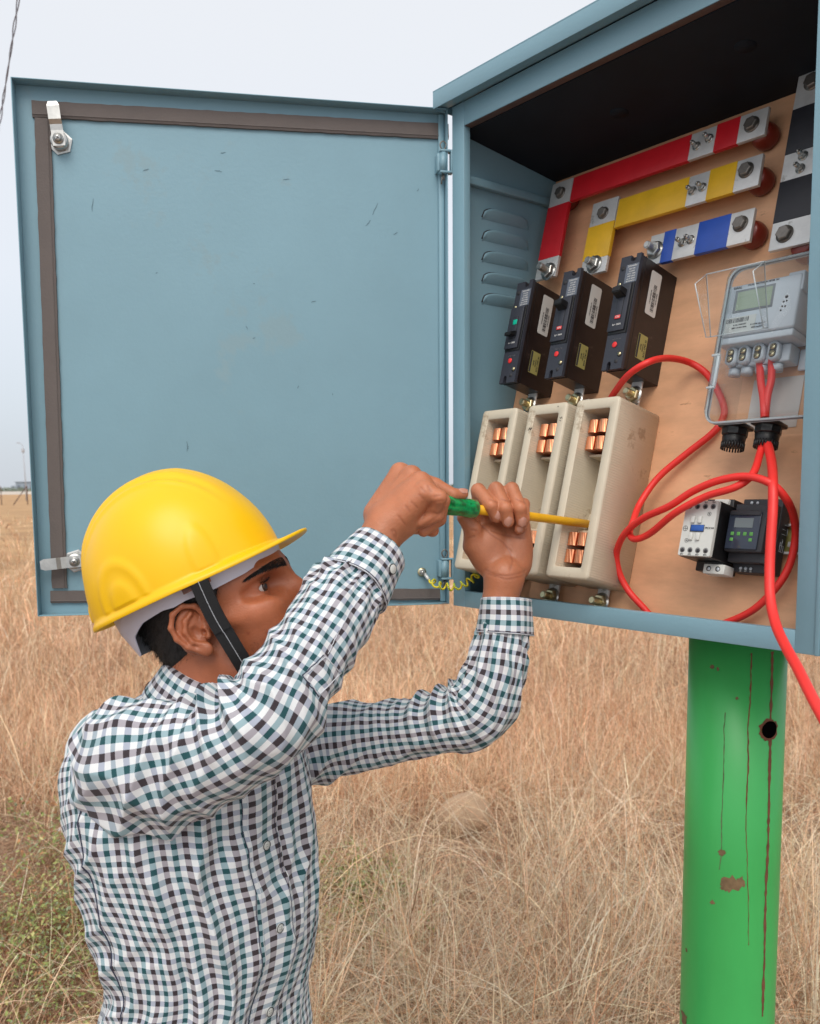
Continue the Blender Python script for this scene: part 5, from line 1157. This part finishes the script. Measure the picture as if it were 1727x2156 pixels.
# placket, edge stitching, buttons
th = np.linspace(-.015/.112, .017/.112, 14); t = np.linspace(.02, .955, 300); T_, H_ = np.meshgrid(t, th, indexing='ij'); P, UVc = torso(H_, T_, .0016); P[:, 0], _ = torso(H_[:, 0], T_[:, 0], .0001); P[:, -1], _ = torso(H_[:, -1], T_[:, -1], .0001)
grid_mesh('placket', P, (UVc+(.006, .0068))[..., ::-1], shirt, GING)
for a_, r_, m_ in ((-.0162, .0006, NAVY), (.0135, .0004, NAVY), (-.0120, .0004, WST)):
    P, _ = torso(np.full(380, a_/.112)+.004*np.sin(np.linspace(0, 90, 380)), np.linspace(.02, .95, 380), .0018); b = MB(); b.tube([Vector(p-PO) for p in P], r_, m_, 5); b.build('seam', shirt)
for i in range(6):
    P, _ = torso(np.array([.001/.112, .001/.112]), np.array([.135+.138*i]*2), .0030); P2, _ = torso(np.array([0., .05]), np.array([.135+.138*i]*2), .0030, False)
    n_ = Vector(TF).normalized(); c = Vector(P[0]-PO); b = MB(); b.cyl(c-n_*.0012, n_, .0058, .0022, WHITEP, 20, bev=.0005); b.tube([c+n_*.0012+Vector(TL)*.0058*cos(q*.4488)+U*.0058*sin(q*.4488) for q in range(15)], .0005, INK, 5)
    for dx_, dz_ in ((.0013, .0013), (-.0013, .0013), (.0013, -.0013), (-.0013, -.0013)): b.cyl(c+n_*.001+Vector(TL)*dx_+U*dz_, n_, .0005, .0002, INK, 6)
    b.build('button', shirt)
# ---- sleeves
def sleeve(K, uoff, seed, foldf, nu=300, nv=460, up0=None):
    """K rows: px, py, depth, radius across the view, radius along it"""
    KK = np.array([(*AY(x, y, Y), ra, rb) for x, y, Y, ra, rb in K]); t = np.linspace(0, 1, nv); k_ = cr_interp(KK, t); C0 = k_[:, :3]
    Tn = np.gradient(C0, axis=0); Tn /= np.linalg.norm(Tn, axis=1)[:, None]; L_ = np.concatenate([[0], np.cumsum(np.linalg.norm(np.diff(C0, axis=0), axis=1))])
    view = np.array((0, -1., 0)); E1 = view-Tn*(Tn @ view)[:, None]; E1 /= np.linalg.norm(E1, axis=1)[:, None]; E2 = np.cross(Tn, E1)      # E1 to the camera, E2 across
    ph = np.linspace(-pi, pi, nu); PHI, LV = np.meshgrid(ph, L_, indexing='xy'); rm = k_[:, 3].mean(); S_ = PHI*rm
    d = foldf(S_, LV, PHI, L_[-1])
    ct, st = np.cos(PHI), np.sin(PHI)
    P = C0[:, None, :]+E1[:, None, :]*((k_[:, 4][:, None]+d)*ct)[..., None]+E2[:, None, :]*((k_[:, 3][:, None]+d)*st)[..., None]
    return P, np.stack([S_+uoff+.004*vn(S_*13, LV*11, seed+300), LV+.005*vn(S_*10, LV*12, seed+301)], -1), (C0, Tn, E1, E2, L_, k_)
def foldR(s, v, ph, L_):
    d = .0135*fold(s, v, .95, .038, 101, .45, 1.4)*(gauss(v, .04, .13)+.4)+.0125*fold(s, v, -.35, .044, 111, .5)*gauss(v, .06, .12)
    inn = np.clip(np.sin(ph)*-1, 0, 1)                       # inner bend of the elbow (upper left)
    d += .016*ridge((v-.262)/.036+.5+.25*vn(s*25, v*9, 121), 1.3)*gauss(v, .262, .055)*np.clip(.25-np.sin(ph), 0, 1.2)
    d += .0090*fold(s, v, 1.15, .045, 131, .6)*gauss(v, .34, .11)+.0060*fold(s, v, .5, .040, 141, .5)*gauss(v, .47, .06)
    d += .0065*fold(s, v, .15, .030, 161, .4)*gauss(v, L_-.015, .035)
    d += .0050*vn(s*15, v*12, 151)+.0014*vn(s*45, v*40, 152)
    return (d-.006)*np.clip((L_-v)/.012, .1, 1)
def foldL(s, v, ph, L_):
    d = .0085*fold(s, v, .85, .036, 201, .5)*(gauss(v, .05, .10)+.4)+.0060*fold(s, v, 1.2, .05, 211, .5)*gauss(v, .16, .08)
    d += .0120*ridge((v-.262)/.030+.3*vn(s*22, v*9, 221), 1.4)*gauss(v, .262, .05)*np.clip(.35-np.sin(ph), 0, 1.1)
    d += .0075*fold(s, v, .45, .027, 231, .6)*gauss(v, .36, .08)+.0060*fold(s, v, .05, .022, 241, .5)*gauss(v, L_-.02, .05)
    d += .0042*vn(s*17, v*13, 251)+.0014*vn(s*50, v*42, 252)
    return (d-.004)*np.clip((L_-v)/.012, .1, 1)
KR = [(300, 1560, 1.085, .050, .045), (250, 1600, 1.040, .058, .052), (262, 1622, 1.003, .078, .060), (325, 1612, .985, .080, .063), (410, 1592, .972, .069, .061), (495, 1562, .960, .061, .058), (570, 1506, .957, .0575, .055), (622, 1418, .978, .0500, .052), (688, 1312, 1.015, .0495, .050), (726, 1256, 1.045, .0465, .046), (748, 1228, 1.060, .0430, .042)]
P, UVc, fr = sleeve(KR, .002, 1, foldR); PRg = P; slR = grid_mesh('sleeve', P, UVc[..., ::-1], shirt, GING)
def spt(x, y):
    q = PRg.reshape(-1, 3)-np.array((0, 0, CZ)); yc = q[:, 1]*cos(PITCH)+q[:, 2]*sin(PITCH); zc = -q[:, 1]*sin(PITCH)+q[:, 2]*cos(PITCH)
    e_ = (PPX+FPX*q[:, 0]/yc-x)**2+(PPY-FPX*zc/yc-y)**2+np.maximum(q[:, 1]-np.interp(x, [500, 850], [.93, 1.05]), 0)*2e5; return Vector(PRg.reshape(-1, 3)[e_.argmin()]-PO)+Vector((0, -.0006, 0))
for pl_, m_, r_ in (([(685, 1381), (717, 1416), (671, 1462), (640, 1420), (685, 1381)], WST, .0006), ([(681, 1377), (636, 1420)], NAVY, .0006), ([(636, 1420), (671, 1466)], NAVY, .0006), ([(690, 1376), (712, 1330), (738, 1284), (765, 1250)], WST, .0005)):
    q = []
    for i in range(len(pl_)-1): q += [spt(pl_[i][0]+(pl_[i+1][0]-pl_[i][0])*k/8, pl_[i][1]+(pl_[i+1][1]-pl_[i][1])*k/8) for k in range(9)]
    b = MB(); b.tube(q, r_, m_, 5); b.build('placket_stitching', slR)
KL = [(560, 1580, 1.235, .060, .05), (640, 1566, 1.235, .060, .055), (710, 1553, 1.235, .054, .052), (820, 1543, 1.225, .0455, .046), (920, 1527, 1.205, .0435, .045), (1000, 1502, 1.190, .0475, .046), (1040, 1432, 1.184, .0430, .043), (1054, 1362, 1.190, .0390, .040), (1062, 1318, 1.196, .0360, .037)]
P, UVc, frL = sleeve(KL, .003, 2, foldL); slL = grid_mesh('sleeve', P, UVc[..., ::-1], shirt, GING)
def cuff(K, uoff, parent, gap_at, but_at, flare=.0):
    nu, K0 = 160, K; P, UVc, fr = sleeve(K, uoff, 3, lambda s, v, ph, L_: .0012*vn(s*30, v*20, 77)+.0006*np.sin(ph*5)+0*v, nu, 60)
    C0, Tn, E1, E2, L_, k_ = fr; prof = []
    # inner return at the wrist and a small outward step at the sleeve end
    Pin = C0[-1]+(P[-1]-C0[-1])*.93; Pin2 = C0[-25]+(P[-25]-C0[-25])*.90; Pst = C0[0]+(P[0]-C0[0])*.95
    PP = np.concatenate([Pst[None], P, Pin[None], Pin2[None]]); U_ = np.concatenate([UVc[:1]-(0, .001), UVc, UVc[-1:]+(0, .002), UVc[-1:]+(0, .02)])
    c = grid_mesh('cuff', PP, U_, parent, GING)
    for off, m_, r_ in ((3, NAVY, .0005), (1, WST, .0007), (56, WST, .0003)):
        b = MB(); b.tube([Vector(C0[off]+(P[off, j]-C0[off])*1.006-PO) for j in range(nu)], r_, m_, 5); b.build('seam', c)
    j = int((but_at+pi)/(2*pi)*(nu-1)); q = P[30, j]; n_ = Vector(q-C0[30]).normalized(); cc = Vector(q-PO)+n_*.001; b = MB(); b.cyl(cc, n_, .0058, .0022, WHITEP, 20, bev=.0005)
    tt = n_.orthogonal().normalized(); t2 = n_.cross(tt); b.tube([cc+n_*.0015+tt*.006*cos(q_*.4488)+t2*.006*sin(q_*.4488) for q_ in range(15)], .0007, INK, 5); b.build('button', c)
    return c
cuff([(741, 1238, 1.056, .0452, .0440), (768, 1199, 1.076, .0425, .0415), (797, 1161, 1.096, .0375, .0370)], 0, slR, 0, .62)
cuff([(1062, 1335, 1.194, .0385, .0385), (1064, 1300, 1.198, .0365, .0370), (1065, 1262, 1.203, .0345, .0350)], .003, slL, 0, 2.6)
# collar: stand and fall swept round the neck
cf = Vector((cos(radians(18)), -sin(radians(18)), -.30)).normalized(); cl_ = Vector((sin(radians(18)), cos(radians(18)), 0)).normalized(); cu = cf.cross(cl_).normalized()
CC = AY(464, 1455, 1.10); prof = [(.000, -.020), (-.002, .004), (-.001, .020), (.001, .026), (.0045, .0275), (.0085, .025), (.0135, .014), (.0185, .000), (.0235, -.013), (.026, -.020), (.0250, -.0208), (.020, -.012), (.012, .002), (.004, .012)]
nu = 220; th = np.linspace(radians(22), radians(338), nu); rows = []; uvr = []; L_ = 0; prev = None
for i, (r_, h_) in enumerate(prof):
    if prev: L_ += math.hypot(r_-prev[0], h_-prev[1])
    prev = (r_, h_); fl = np.clip((np.abs(th-pi)/pi-.35)/.5, 0, 1); dr = r_*(1+.25*fl); dh = h_-(.012*fl*(r_/.026 if r_ > 0 else 0))
    wob = .0012*np.sin(th*5+1)*(r_/.026)
    rows.append(CC+np.outer(np.cos(th)*(.0620+dr*1.1+wob), cf)+np.outer(np.sin(th)*(.0600+dr*1.1+wob), cl_)+np.outer(dh, cu)); uvr.append(np.stack([th*.068, np.full(nu, L_+.002)], -1))
col = grid_mesh('collar', np.array(rows), np.array(uvr), shirt, GING)
b = MB(); R_ = np.array(rows)[8]; b.tube([Vector(CC+(p-CC)*1.012-PO) for p in R_], .0005, NAVY, 5); b.build('seam', col)
# trousers and shoes carry him down to the ground
TRO = mat('dark_trousers', (.03, .035, .05), .8, var=.15, bump=.3)
HP = v3(WA)*1; HP[2] = .83; S2 = SDF()
S2.ell(HP+(0, 0, .02), (.092, .140, .13), RT, .03)
gy = float(gz(HP[0], HP[1]))
for s_ in (-1, 1):
    hpj = HP+TL*s_*.085+(0, 0, -.05); kn = np.array((HP[0]+TL[0]*s_*.11+TF[0]*.02, HP[1]+TL[1]*s_*.11+TF[1]*.02, .47)); an = np.array((HP[0]+TL[0]*s_*.13-TF[0]*.01, HP[1]+TL[1]*s_*.13-TF[1]*.01, .10))
    S2.chain([hpj, kn, an], [.092, .070, .058], .02, .04)
V, Q = surface_nets(S2, (HP[0]-.4, HP[1]-.4, .0), (HP[0]+.4, HP[1]+.4, 1.08), .006)
np_mesh('trousers', V-PO, Q, TRO, pc_)
for s_ in (-1, 1):
    b = MB(); c = Vector((HP[0]+TL[0]*s_*.13, HP[1]+TL[1]*s_*.13, gy)); f_ = Vector(TF); s3 = Vector(TL); lp = []
    for u, w, h in ((-.09, .02, .03), (-.085, .032, .075), (-.04, .036, .085), (.03, .040, .075), (.09, .046, .050), (.14, .045, .038), (.175, .030, .028), (.185, .008, .018)):
        lp.append([c+f_*u+s3*w*cos(a)+U*(.004+h*(.5+.5*sin(a))) for a in np.linspace(0, 2*pi, 17)[:-1]])
    b.loft([[p-Vector(PO) for p in l_] for l_ in lp], BLACK, smooth=True); b.build('shoe', pc_)
# ============================================================ HEAD: hair, brows, eyes
hx_a = np.array(HM)
def headgrow(P):
    q = (P-v3(HO)) @ Hnu/HS; return q
SH = SDF()
def hh(c, r, k, sub=False): SH.ell(hp(*c), np.array(r)*HS, Hnu, k*HS, sub)
hh((-.004, 0, .048), (.097, .077, .084), .001); hh((.030, 0, .045), (.058, .066, .066), .03)
SH.cone(hp(-.030, 0, .000), hp(-.040, 0, -.046), .060*HS, .046*HS, .02)
def hair_post(P, v):
    q = (P-v3(HO)) @ Hnu/HS; x, y, z = q.T
    jit = .0025*np.sin(x*900+y*300)*np.sin(z*700)
    keep = np.minimum.reduce([-(x-(.018+.25*z))+jit*0, z+.060+.35*(x+.09)])                     # behind the temple, above the nape line
    keep = keep+.0028*np.sin(x*700)*np.sin(z*900+1)+.0022*np.sin(x*1500+z*1100); keep = np.minimum(keep, np.maximum(z-.030, -(x+.016+.10*z)))                                        # keep clear of the ear
    return np.maximum(v, -keep)
V, Q = surface_nets(SH, (-.75, .95, 1.40), (-.10, 1.25, 1.75), .0022, hair_post)
HAIR = mat('black_hair', (.010, .007, .006), .55, var=.4, vscale=150, bump=.8, bscale=350)
hair = np_mesh('hair', V-PO, Q, HAIR, pc_)
# short hair strands along the hair surface
sel = rng.choice(len(V), 16000); nrm = (V[sel]-hp(-.004, 0, .035)); nrm /= np.linalg.norm(nrm, axis=1)[:, None]
dn = -np.array(hu)*.9+np.array(-hf)*.3; n = len(sel)
def hairs(B0, dirs, L_, w, parent, m, name, K=4, bend=None):
    n = len(B0); t = np.linspace(0, 1, K)[None, :, None]; bend = np.zeros((n, 3)) if bend is None else bend
    C_ = B0[:, None, :]+dirs[:, None, :]*L_[:, None, None]*t+bend[:, None, :]*t**2; sd_ = np.cross(dirs, rng.normal(size=(n, 3))); sd_ /= np.linalg.norm(sd_, axis=1)[:, None]+1e-9
    W__ = w*(1-.85*t); V_ = np.stack([C_-sd_[:, None, :]*W__, C_+sd_[:, None, :]*W__], 2).reshape(-1, 3); q = np.array([[2*i, 2*i+1, 2*i+3, 2*i+2] for i in range(K-1)])[None]
    return np_mesh(name, V_-PO, ((np.arange(n)*K*2)[:, None, None]+q).reshape(-1, 4), m, parent, smooth=False)
d_ = nrm*.45+dn+rng.normal(0, .25, (n, 3)); d_ /= np.linalg.norm(d_, axis=1)[:, None]
o = hairs(V[sel]-nrm*.001, d_, rng.uniform(.004, .011, n), .00025, hair, HAIR, 'hair_strands'); o['kind'] = 'stuff'
# eyes
EYEW = mat('eye_white', (.46, .38, .34), .12, coat=1.); IRIS = mat('iris_brown', (.045, .018, .010), .1, coat=1.)
for s_ in (-1, 1):
    ec = Vector(hp(.0585, s_*.0340, .0200)); d1 = (hf*1.0+hl*s_*.22+hu*-.04).normalized(); r_ = .0142*HS; b = MB()
    def ering(a, rad): 
        q_ = d1.to_track_quat('Z', 'Y').to_matrix(); return [ec-Vector(PO)+q_ @ Vector((rad*sin(a)*cos(2*pi*i/24), rad*sin(a)*sin(2*pi*i/24), rad*cos(a))) for i in range(24)]
    b.loft([ering(a, r_) for a in np.linspace(pi-.05, .52, 12)], EYEW, smooth=True, cap1=False); b.loft([ering(a, r_*1.002) for a in (.52, .45, .3, .22)], IRIS, smooth=True, cap0=False, cap1=False); b.loft([ering(a, r_*1.003) for a in (.22, .1, .02)], INK, smooth=True, cap0=False)
    b.build('eye', pc_)
# brows and lashes
def proj_surf(P, it=10):
    """walk points onto the skin"""
    P = P.copy()
    for _ in range(it):
        d = S.ev(P); e = .0008; g_ = np.stack([S.ev(P+np.eye(3)[i]*e)-d for i in range(3)], 1)/e; g_ /= np.linalg.norm(g_, axis=1)[:, None]+1e-9; P -= g_*d[:, None]*.9
    return P, g_
for s_ in (-1, 1):
    n = 2400; u = rng.uniform(0, 1, n); x = .098-.018*u-.024*u**2; y = s_*(.008+.048*u); z = .0375+.0045*np.sin(u*2.2)-.0055*u**2; hw = .0049*(1-.92*u**1.2)+.0004
    z = z+rng.uniform(-1, 1, n)*hw
    dr_ = -(np.array(hf)*.80+np.array(hl)*s_*.60); P = np.array([hp(a_, b_, c_) for a_, b_, c_ in zip(x, y, z)])-dr_*.035
    for _ in range(16): P = P+dr_*(S.ev(P)*.9)[:, None]
    P, G_ = proj_surf(P, 1)
    dd = (-np.array(hf)*(.9+.5*u[:, None])+np.array(hl)*s_*.75+np.array(hu)*(.28-1.0*u[:, None]))+rng.normal(0, .18, (n, 3)); dd -= G_*(dd*G_).sum(1)[:, None]*.75; dd /= np.linalg.norm(dd, axis=1)[:, None]
    hairs(P+G_*.0001, dd, rng.uniform(.004, .0085, n), .00034, pc_, HAIR, 'eyebrow')
    n = 60; u = rng.uniform(-1, 1, n); P = np.array([hp(.0585+.0150*cos(a_*.55+.35)*.99, s_*(.0340+.0150*sin(a_*.55+.35)), .0200+.0042) for a_ in u]); dd = np.array(hf)*1.0+np.array(hu)*.35+rng.normal(0, .12, (n, 3))+np.array(hl)*(u*s_*.4)[:, None]; dd /= np.linalg.norm(dd, axis=1)[:, None]
    hairs(P, dd, rng.uniform(.005, .009, n), .00022, pc_, HAIR, 'eyelashes', bend=np.tile(np.array(hu)*.0022, (n, 1)))
n = 2600; x = rng.uniform(.0, .098, n); z = -.035-.055*rng.uniform(0, 1, n)**.8+.012*(x/.1)*rng.uniform(-1, 1.3, n); kb = (rng.uniform(0, 1, n) < np.clip((x-.0)/.05, .15, 1)); x, z = x[kb], z[kb]; P = np.array([hp(a_, -.075, b_) for a_, b_ in zip(x, z)]); P, G_ = proj_surf(P, 14)
dd = np.array(-hu)*.8+G_*.35+rng.normal(0, .3, P.shape); dd /= np.linalg.norm(dd, axis=1)[:, None]; o = hairs(P, dd, rng.uniform(.0012, .0032, len(P)), .00011, pc_, HAIR, 'stubble', K=2); o['kind'] = 'stuff'
# fingernails
NAIL = mat('fingernail', (.52, .25, .18), .25, coat=.4)
def nail(c, n_, t_, w=.0056, l_=.0070):
    n_ = Vector(n_).normalized(); t_ = Vector(t_); t_ = (t_-n_*t_.dot(n_)).normalized(); s3 = n_.cross(t_); b = MB(); lp = []
    for k in range(7):
        a = -1+2*k/6; ww = w*sqrt(max(0.02, 1-abs(a)**3.2)); lp.append([Vector(c)-Vector(PO)+t_*(a*l_)+s3*(ww*q_)-n_*(.0030*(ww/w*q_)**2+.0012*a*a) for q_ in np.linspace(-1, 1, 7)])
    b.loft(lp, NAIL, smooth=True, closed=False, cap0=False, cap1=False); return b.build('fingernail', pc_, fix=False)
def nailat(p, toward, t_, **k):
    P, G_ = proj_surf(np.array([v3(p)+np.array(toward)*.012])); nail(P[0]+G_[0]*.0012, G_[0], t_, **k)
nailat(q2(765, 650, Y0-.015), (.25, -1, -.1), (.25, -.3, -1)); nailat(q2(955, 730, Y0-.016), (.0, -1, -.3), (0, -.3, -1)); nailat(q2(1165, 735, Y0-.015), (.05, -1, -.3), (0, -.3, -1)); nailat(q2(1128, 870, Y0-.010), (.0, -1, -.3), (-.3, -.3, -1), w=.0045, l_=.0055)
nailat(on_axis(974)+Vector((0, -.003, .0175)), (.25, -.5, .8), SDu)

# ============================================================ HARD HAT
ang = radians(25.5-3.0)
PHh = PH+radians(3.2)
af = Vector((cos(PHh)*cos(YW), -cos(PHh)*sin(YW), sin(PHh))); au = af.cross(hl)
HC = aty(399, 1219, YH+.002); HHM = frame(af, hl, au, HC)
YEL = mat('hard_hat_yellow', (.86, .50, .003), .34, var=.04, vscale=9, bump=.08, bscale=22, spec=.4, coat=0, stain=(.62, .33, .02), sscale=60, sth=.70)
hat = thing('hard_hat', 'yellow plastic hard hat with a raised crest, worn by the man', 'hard hat', HHM)
RA, RB, RH = .1190, .107, .1320
nth, nph = 260, 130
def shell(th, ph):
    """th round the head (0 = front), ph 0 rim .. 1 crown"""
    c, s = np.cos(th), np.sin(th); e = np.sin(ph*pi/2); r = np.cos(ph*pi/2)**.93
    a = RA*(1+.05*np.clip(-c, 0, 1)*(1-e)-.07*np.clip(c, 0, 1)*e*e); x = a*c*r; y = RB*s*r; z = RH*e**.97
    # crest: a broad centre ridge with two side ridges, fading at the front and back rim
    yy = np.abs(y); cr = .0048*(1/(1+np.exp((yy-.036)/.0018)))+.0026*np.exp(-((yy-.049)/.0042)**2)-.0012*np.exp(-((yy-.018)/.004)**2)
    fade = np.clip((e-.30)/.35, 0, 1)*np.clip((.9-c*r)/.5, 0, 1)
    nx, ny, nz_ = x/RA**2, y/RB**2, z/RH**2; L_ = np.sqrt(nx**2+ny**2+nz_**2)+1e-9; d = cr*fade
    # side lug over the strap slot and rear arch
    for sx_ in (-1, 1):
        sd = (np.sign(y) == sx_)
        q_ = ((x+.046)/.034)**2+((z-.0)/.052)**2; d += np.where(sd, .0021*(1/(1+np.exp(np.clip((q_-1)*12, -50, 50))))-.0014*(1/(1+np.exp(np.clip((q_-.62)*16, -50, 50))))+.0024*(1/(1+np.exp(np.clip((q_-.24)*24, -50, 50)))), 0)
        q2_ = ((x-.056)/.013)**2+((z-.012)/.036)**2; d += np.where(sd, .0020/(1+np.exp(np.clip((q2_-1)*6, -50, 50))), 0)
    q_ = (y/.03)**2+((z-.004)/.022)**2; d += np.where(c < 0, .004/(1+np.exp(np.clip((q_-1)*8, -50, 50))), 0)
    return np.stack([x+nx/L_*d, y+ny/L_*d, z+nz_/L_*d], -1)
th = np.linspace(0, 2*pi, nth, endpoint=False); ph = np.linspace(0, .995, nph); PHI, TH = np.meshgrid(ph, th, indexing='ij'); Pq = shell(TH, PHI)
c = np.cos(th); s = np.sin(th); br = np.clip((c-.10)/.9, 0, 1)**1.25*.72
def rimring(out, z):
    o_ = .0055+.046*br*1.0; k = out; x = RA*(1+.05*np.clip(-c, 0, 1))*c+c*o_*k*1.0; y = RB*s+s*(.0055+.010*br)*k; zz = z+(-.006*k+.000)*(1-br)+br*(-.004*k-.010*k*k*np.abs(s)**1.5*1.2+.007*k*k*(c > 0)); return np.stack([x, y, zz], -1)
Rg = [shell(th, np.full(nth, .995))*.0+np.array((0, 0, RH*.97))*1][:0]
lowr = [rimring(k_, z_) for k_, z_ in ((.12, -.0010), (.35, -.0018), (.65, -.0020), (.92, -.0022), (1.0, -.0032), (1.0, -.0058), (.95, -.0066), (.6, -.0062), (.2, -.0058), (-.10, -.0050))]
inner = shell(th, np.full(nth, .02))*np.array((.975, .975, 1))+np.array((0, 0, .012)); inn2 = shell(th, np.full(nth, .45))*.965; inn3 = shell(th, np.full(nth, .8))*.965
allr = list(Pq[::-1])+lowr+[inner, inn2, inn3]; A_ = np.array(allr); nr = len(A_); i = np.arange(nr*nth).reshape(nr, nth); j = np.roll(i, -1, 1)
Q = np.stack([i[:-1], i[1:], j[1:], j[:-1]], -1).reshape(-1, 4); hs_ = np_mesh('shell', A_.reshape(-1, 3), Q, YEL, hat)
b = MB(); b.raw([tuple(p) for p in Pq[-1]], [tuple(range(nth))], YEL, True); b.build('crown_cap', hat)
# white suspension band, deeper at the nape
BAND = mat('white_band', (.56, .53, .60), .38, sss=.0, var=.03)
n = 300; th = np.linspace(0, 2*pi, n, endpoint=False); ab = np.degrees(np.abs((th+pi) % (2*pi)-pi))
low = np.interp(ab, [0, 25, 45, 70, 84, 92, 100, 118, 135, 142, 147, 152, 180], [-.013, -.018, -.024, -.0265, -.0245, -.026, -.024, -.027, -.038, -.052, -.060, -.061, -.061])
up_ = np.interp(ab, [0, 50, 80, 120, 150, 180], [.003, .003, .018, .018, .010, .005])
rx = np.where(np.cos(th) > 0, .1135, .1085); bx = .004
def bring(z, k): return np.stack([bx+rx*k*np.cos(th)+np.where(z < -.02, 0.25*(z+.02), 0)*-np.cos(th)*(np.cos(th) < 0)*-1, .0935*k*np.sin(th), z], -1)
rows = [bring(up_, 1.0), bring(up_*.5+low*.5, 1.0), bring(low, .985), bring(low, .972), bring(up_, .985)]; A_ = np.array(rows); i = np.arange(5*n).reshape(5, n); j = np.roll(i, -1, 1)
np_mesh('head_band', A_.reshape(-1, 3), np.stack([i[:-1], i[1:], j[1:], j[:-1]], -1).reshape(-1, 4), BAND, hat, smooth=False)
# slotted brown tab and chin strap
STRAP = mat('black_webbing', (.010, .010, .011), .75, bump=.5, bscale=700, var=.2, vscale=60); TAB = mat('brown_tab', (.11, .030, .012), .35, var=.5, vscale=90)
Hinv = HHM.inverted()
b = MB(); ta = Hinv @ aty(382, 1242, YH-.1045); tb = Hinv @ aty(439, 1214, YH-.1045); dd = (tb-ta).normalized(); q_ = Vector((0, 0, 1))
b.raw([ta+q_*.002, tb+q_*.002, tb-q_*.006, ta-q_*.006]+[p+Vector((0, .003, 0)) for p in (ta+q_*.002, tb+q_*.002, tb-q_*.006, ta-q_*.006)], [(0, 1, 2, 3), (7, 6, 5, 4), (0, 4, 5, 1), (1, 5, 6, 2), (2, 6, 7, 3), (3, 7, 4, 0)], TAB); b.build('strap_tab', hat)
SPt = [(419, 1224, -.1055), (436, 1262, -.1000), (456, 1303, -.0935), (484, 1350, -.086), (512, 1396, -.076), (534, 1432, -.060), (545, 1450, -.02), (556, 1455, .02)]
sp_ = [Hinv @ aty(x, y, YH+dy) for x, y, dy in SPt]; sp_ = spline(sp_, 10)
def ribbon(pts, wv, w, t0, m, name, off=0., nseg=0):
    b = MB(); lp = []
    for i, p in enumerate(pts):
        tn = (pts[min(i+1, len(pts)-1)]-pts[max(i-1, 0)]).normalized(); out = wv; s3 = tn.cross(out).normalized(); o2 = s3.cross(tn).normalized(); c = p+o2*off
        lp.append([c+s3*w/2, c+s3*w/2+o2*t0, c-s3*w/2+o2*t0, c-s3*w/2])
    b.loft(lp, m); return b.build(name, hat)
outv = (Hinv.to_3x3() @ Vector((0, -1, 0)))
ribbon(sp_, outv, .0215, .0015, STRAP, 'chin_strap'); ribbon(sp_[:26], outv, .0208, .0016, STRAP, 'chin_strap', .0017)
b = MB()
for i in range(0, len(sp_)*3-6):
    u = i/3; i0 = int(u); p = sp_[i0].lerp(sp_[min(i0+1, len(sp_)-1)], u-i0); q_ = sp_[min(i0+1, len(sp_)-1)].lerp(sp_[min(i0+2, len(sp_)-1)], u-i0); d = (q_-p)
    if u > 60: break
    b.tube([p+outv*(.0036 if u < 26 else .0019), p+outv*(.0037 if u < 26 else .0020)+d*.22], .00045, WST, 4)
b.build('strap_stitching', hat)

# ============================================================ SCREWDRIVER
q_ = SDu.to_track_quat('Z', 'Y').to_matrix().to_4x4(); SM = Matrix.Translation(HANDLE) @ q_
sdr = thing('screwdriver', 'screwdriver with a translucent green handle and yellow insulated shaft, tip in the fuse base', 'screwdriver', SM)
HLEN = (on_axis(1001)-HANDLE).length
GH = bpy.data.materials.new('green_handle'); GH.use_nodes = True; bs = GH.node_tree.nodes['Principled BSDF']; bs.inputs['Base Color'].default_value = (.0, .30, .07, 1); bs.inputs['Roughness'].default_value = .18; bs.inputs['Subsurface Weight'].default_value = .4; bs.inputs['Subsurface Radius'].default_value = (.3, 1, .4); bs.inputs['Subsurface Scale'].default_value = .006; bs.inputs['Coat Weight'].default_value = .5
tn = GH.node_tree; nz = tn.nodes.new('ShaderNodeTexNoise'); nz.inputs['Scale'].default_value = 140; rp = tn.nodes.new('ShaderNodeValToRGB'); rp.color_ramp.elements[0].position = .38; rp.color_ramp.elements[0].color = (0, .13, .035, 1); rp.color_ramp.elements[1].position = .6; rp.color_ramp.elements[1].color = (.0, .32, .09, 1)
tcc = tn.nodes.new('ShaderNodeTexCoord'); tn.links.new(tcc.outputs['Object'], nz.inputs['Vector']); tn.links.new(nz.outputs['Fac'], rp.inputs[0]); tn.links.new(rp.outputs[0], bs.inputs['Base Color'])
b = MB(); lp = []
for z, r_, fl in ((.0, .006, 0), (.003, .0110, 0), (.010, .0130, .3), (.020, .0135, 1), (HLEN-.040, .0130, 1), (HLEN-.030, .0122, .6), (HLEN-.022, .0118, .3), (HLEN-.014, .0126, .1), (HLEN-.002, .0128, 0), (HLEN, .0115, 0)):
    lp.append([(r_*(1-.09*fl*(.5+.5*cos(a*8)))*cos(a), r_*(1-.09*fl*(.5+.5*cos(a*8)))*sin(a), z) for a in np.linspace(0, 2*pi, 65)[:-1]])
b.loft(lp, GH, smooth=True); b.build('handle', sdr)
SHY = mat('yellow_insulation', (.80, .42, .01), .4, var=.08, vscale=60, stain=(.22, .12, .02), sscale=60, sth=.66, bump=.2)
b = MB(); b.cyl((0, 0, HLEN), (0, 0, 1), .0064, SDL-HLEN-.006, SHY, 24, r2=.0058, bev=.0006); b.build('shaft_sleeve', sdr)
b = MB(); b.cyl((0, 0, SDL-.006), (0, 0, 1), .0028, .010, STEEL, 16, r2=.0024); b.build('blade', sdr)
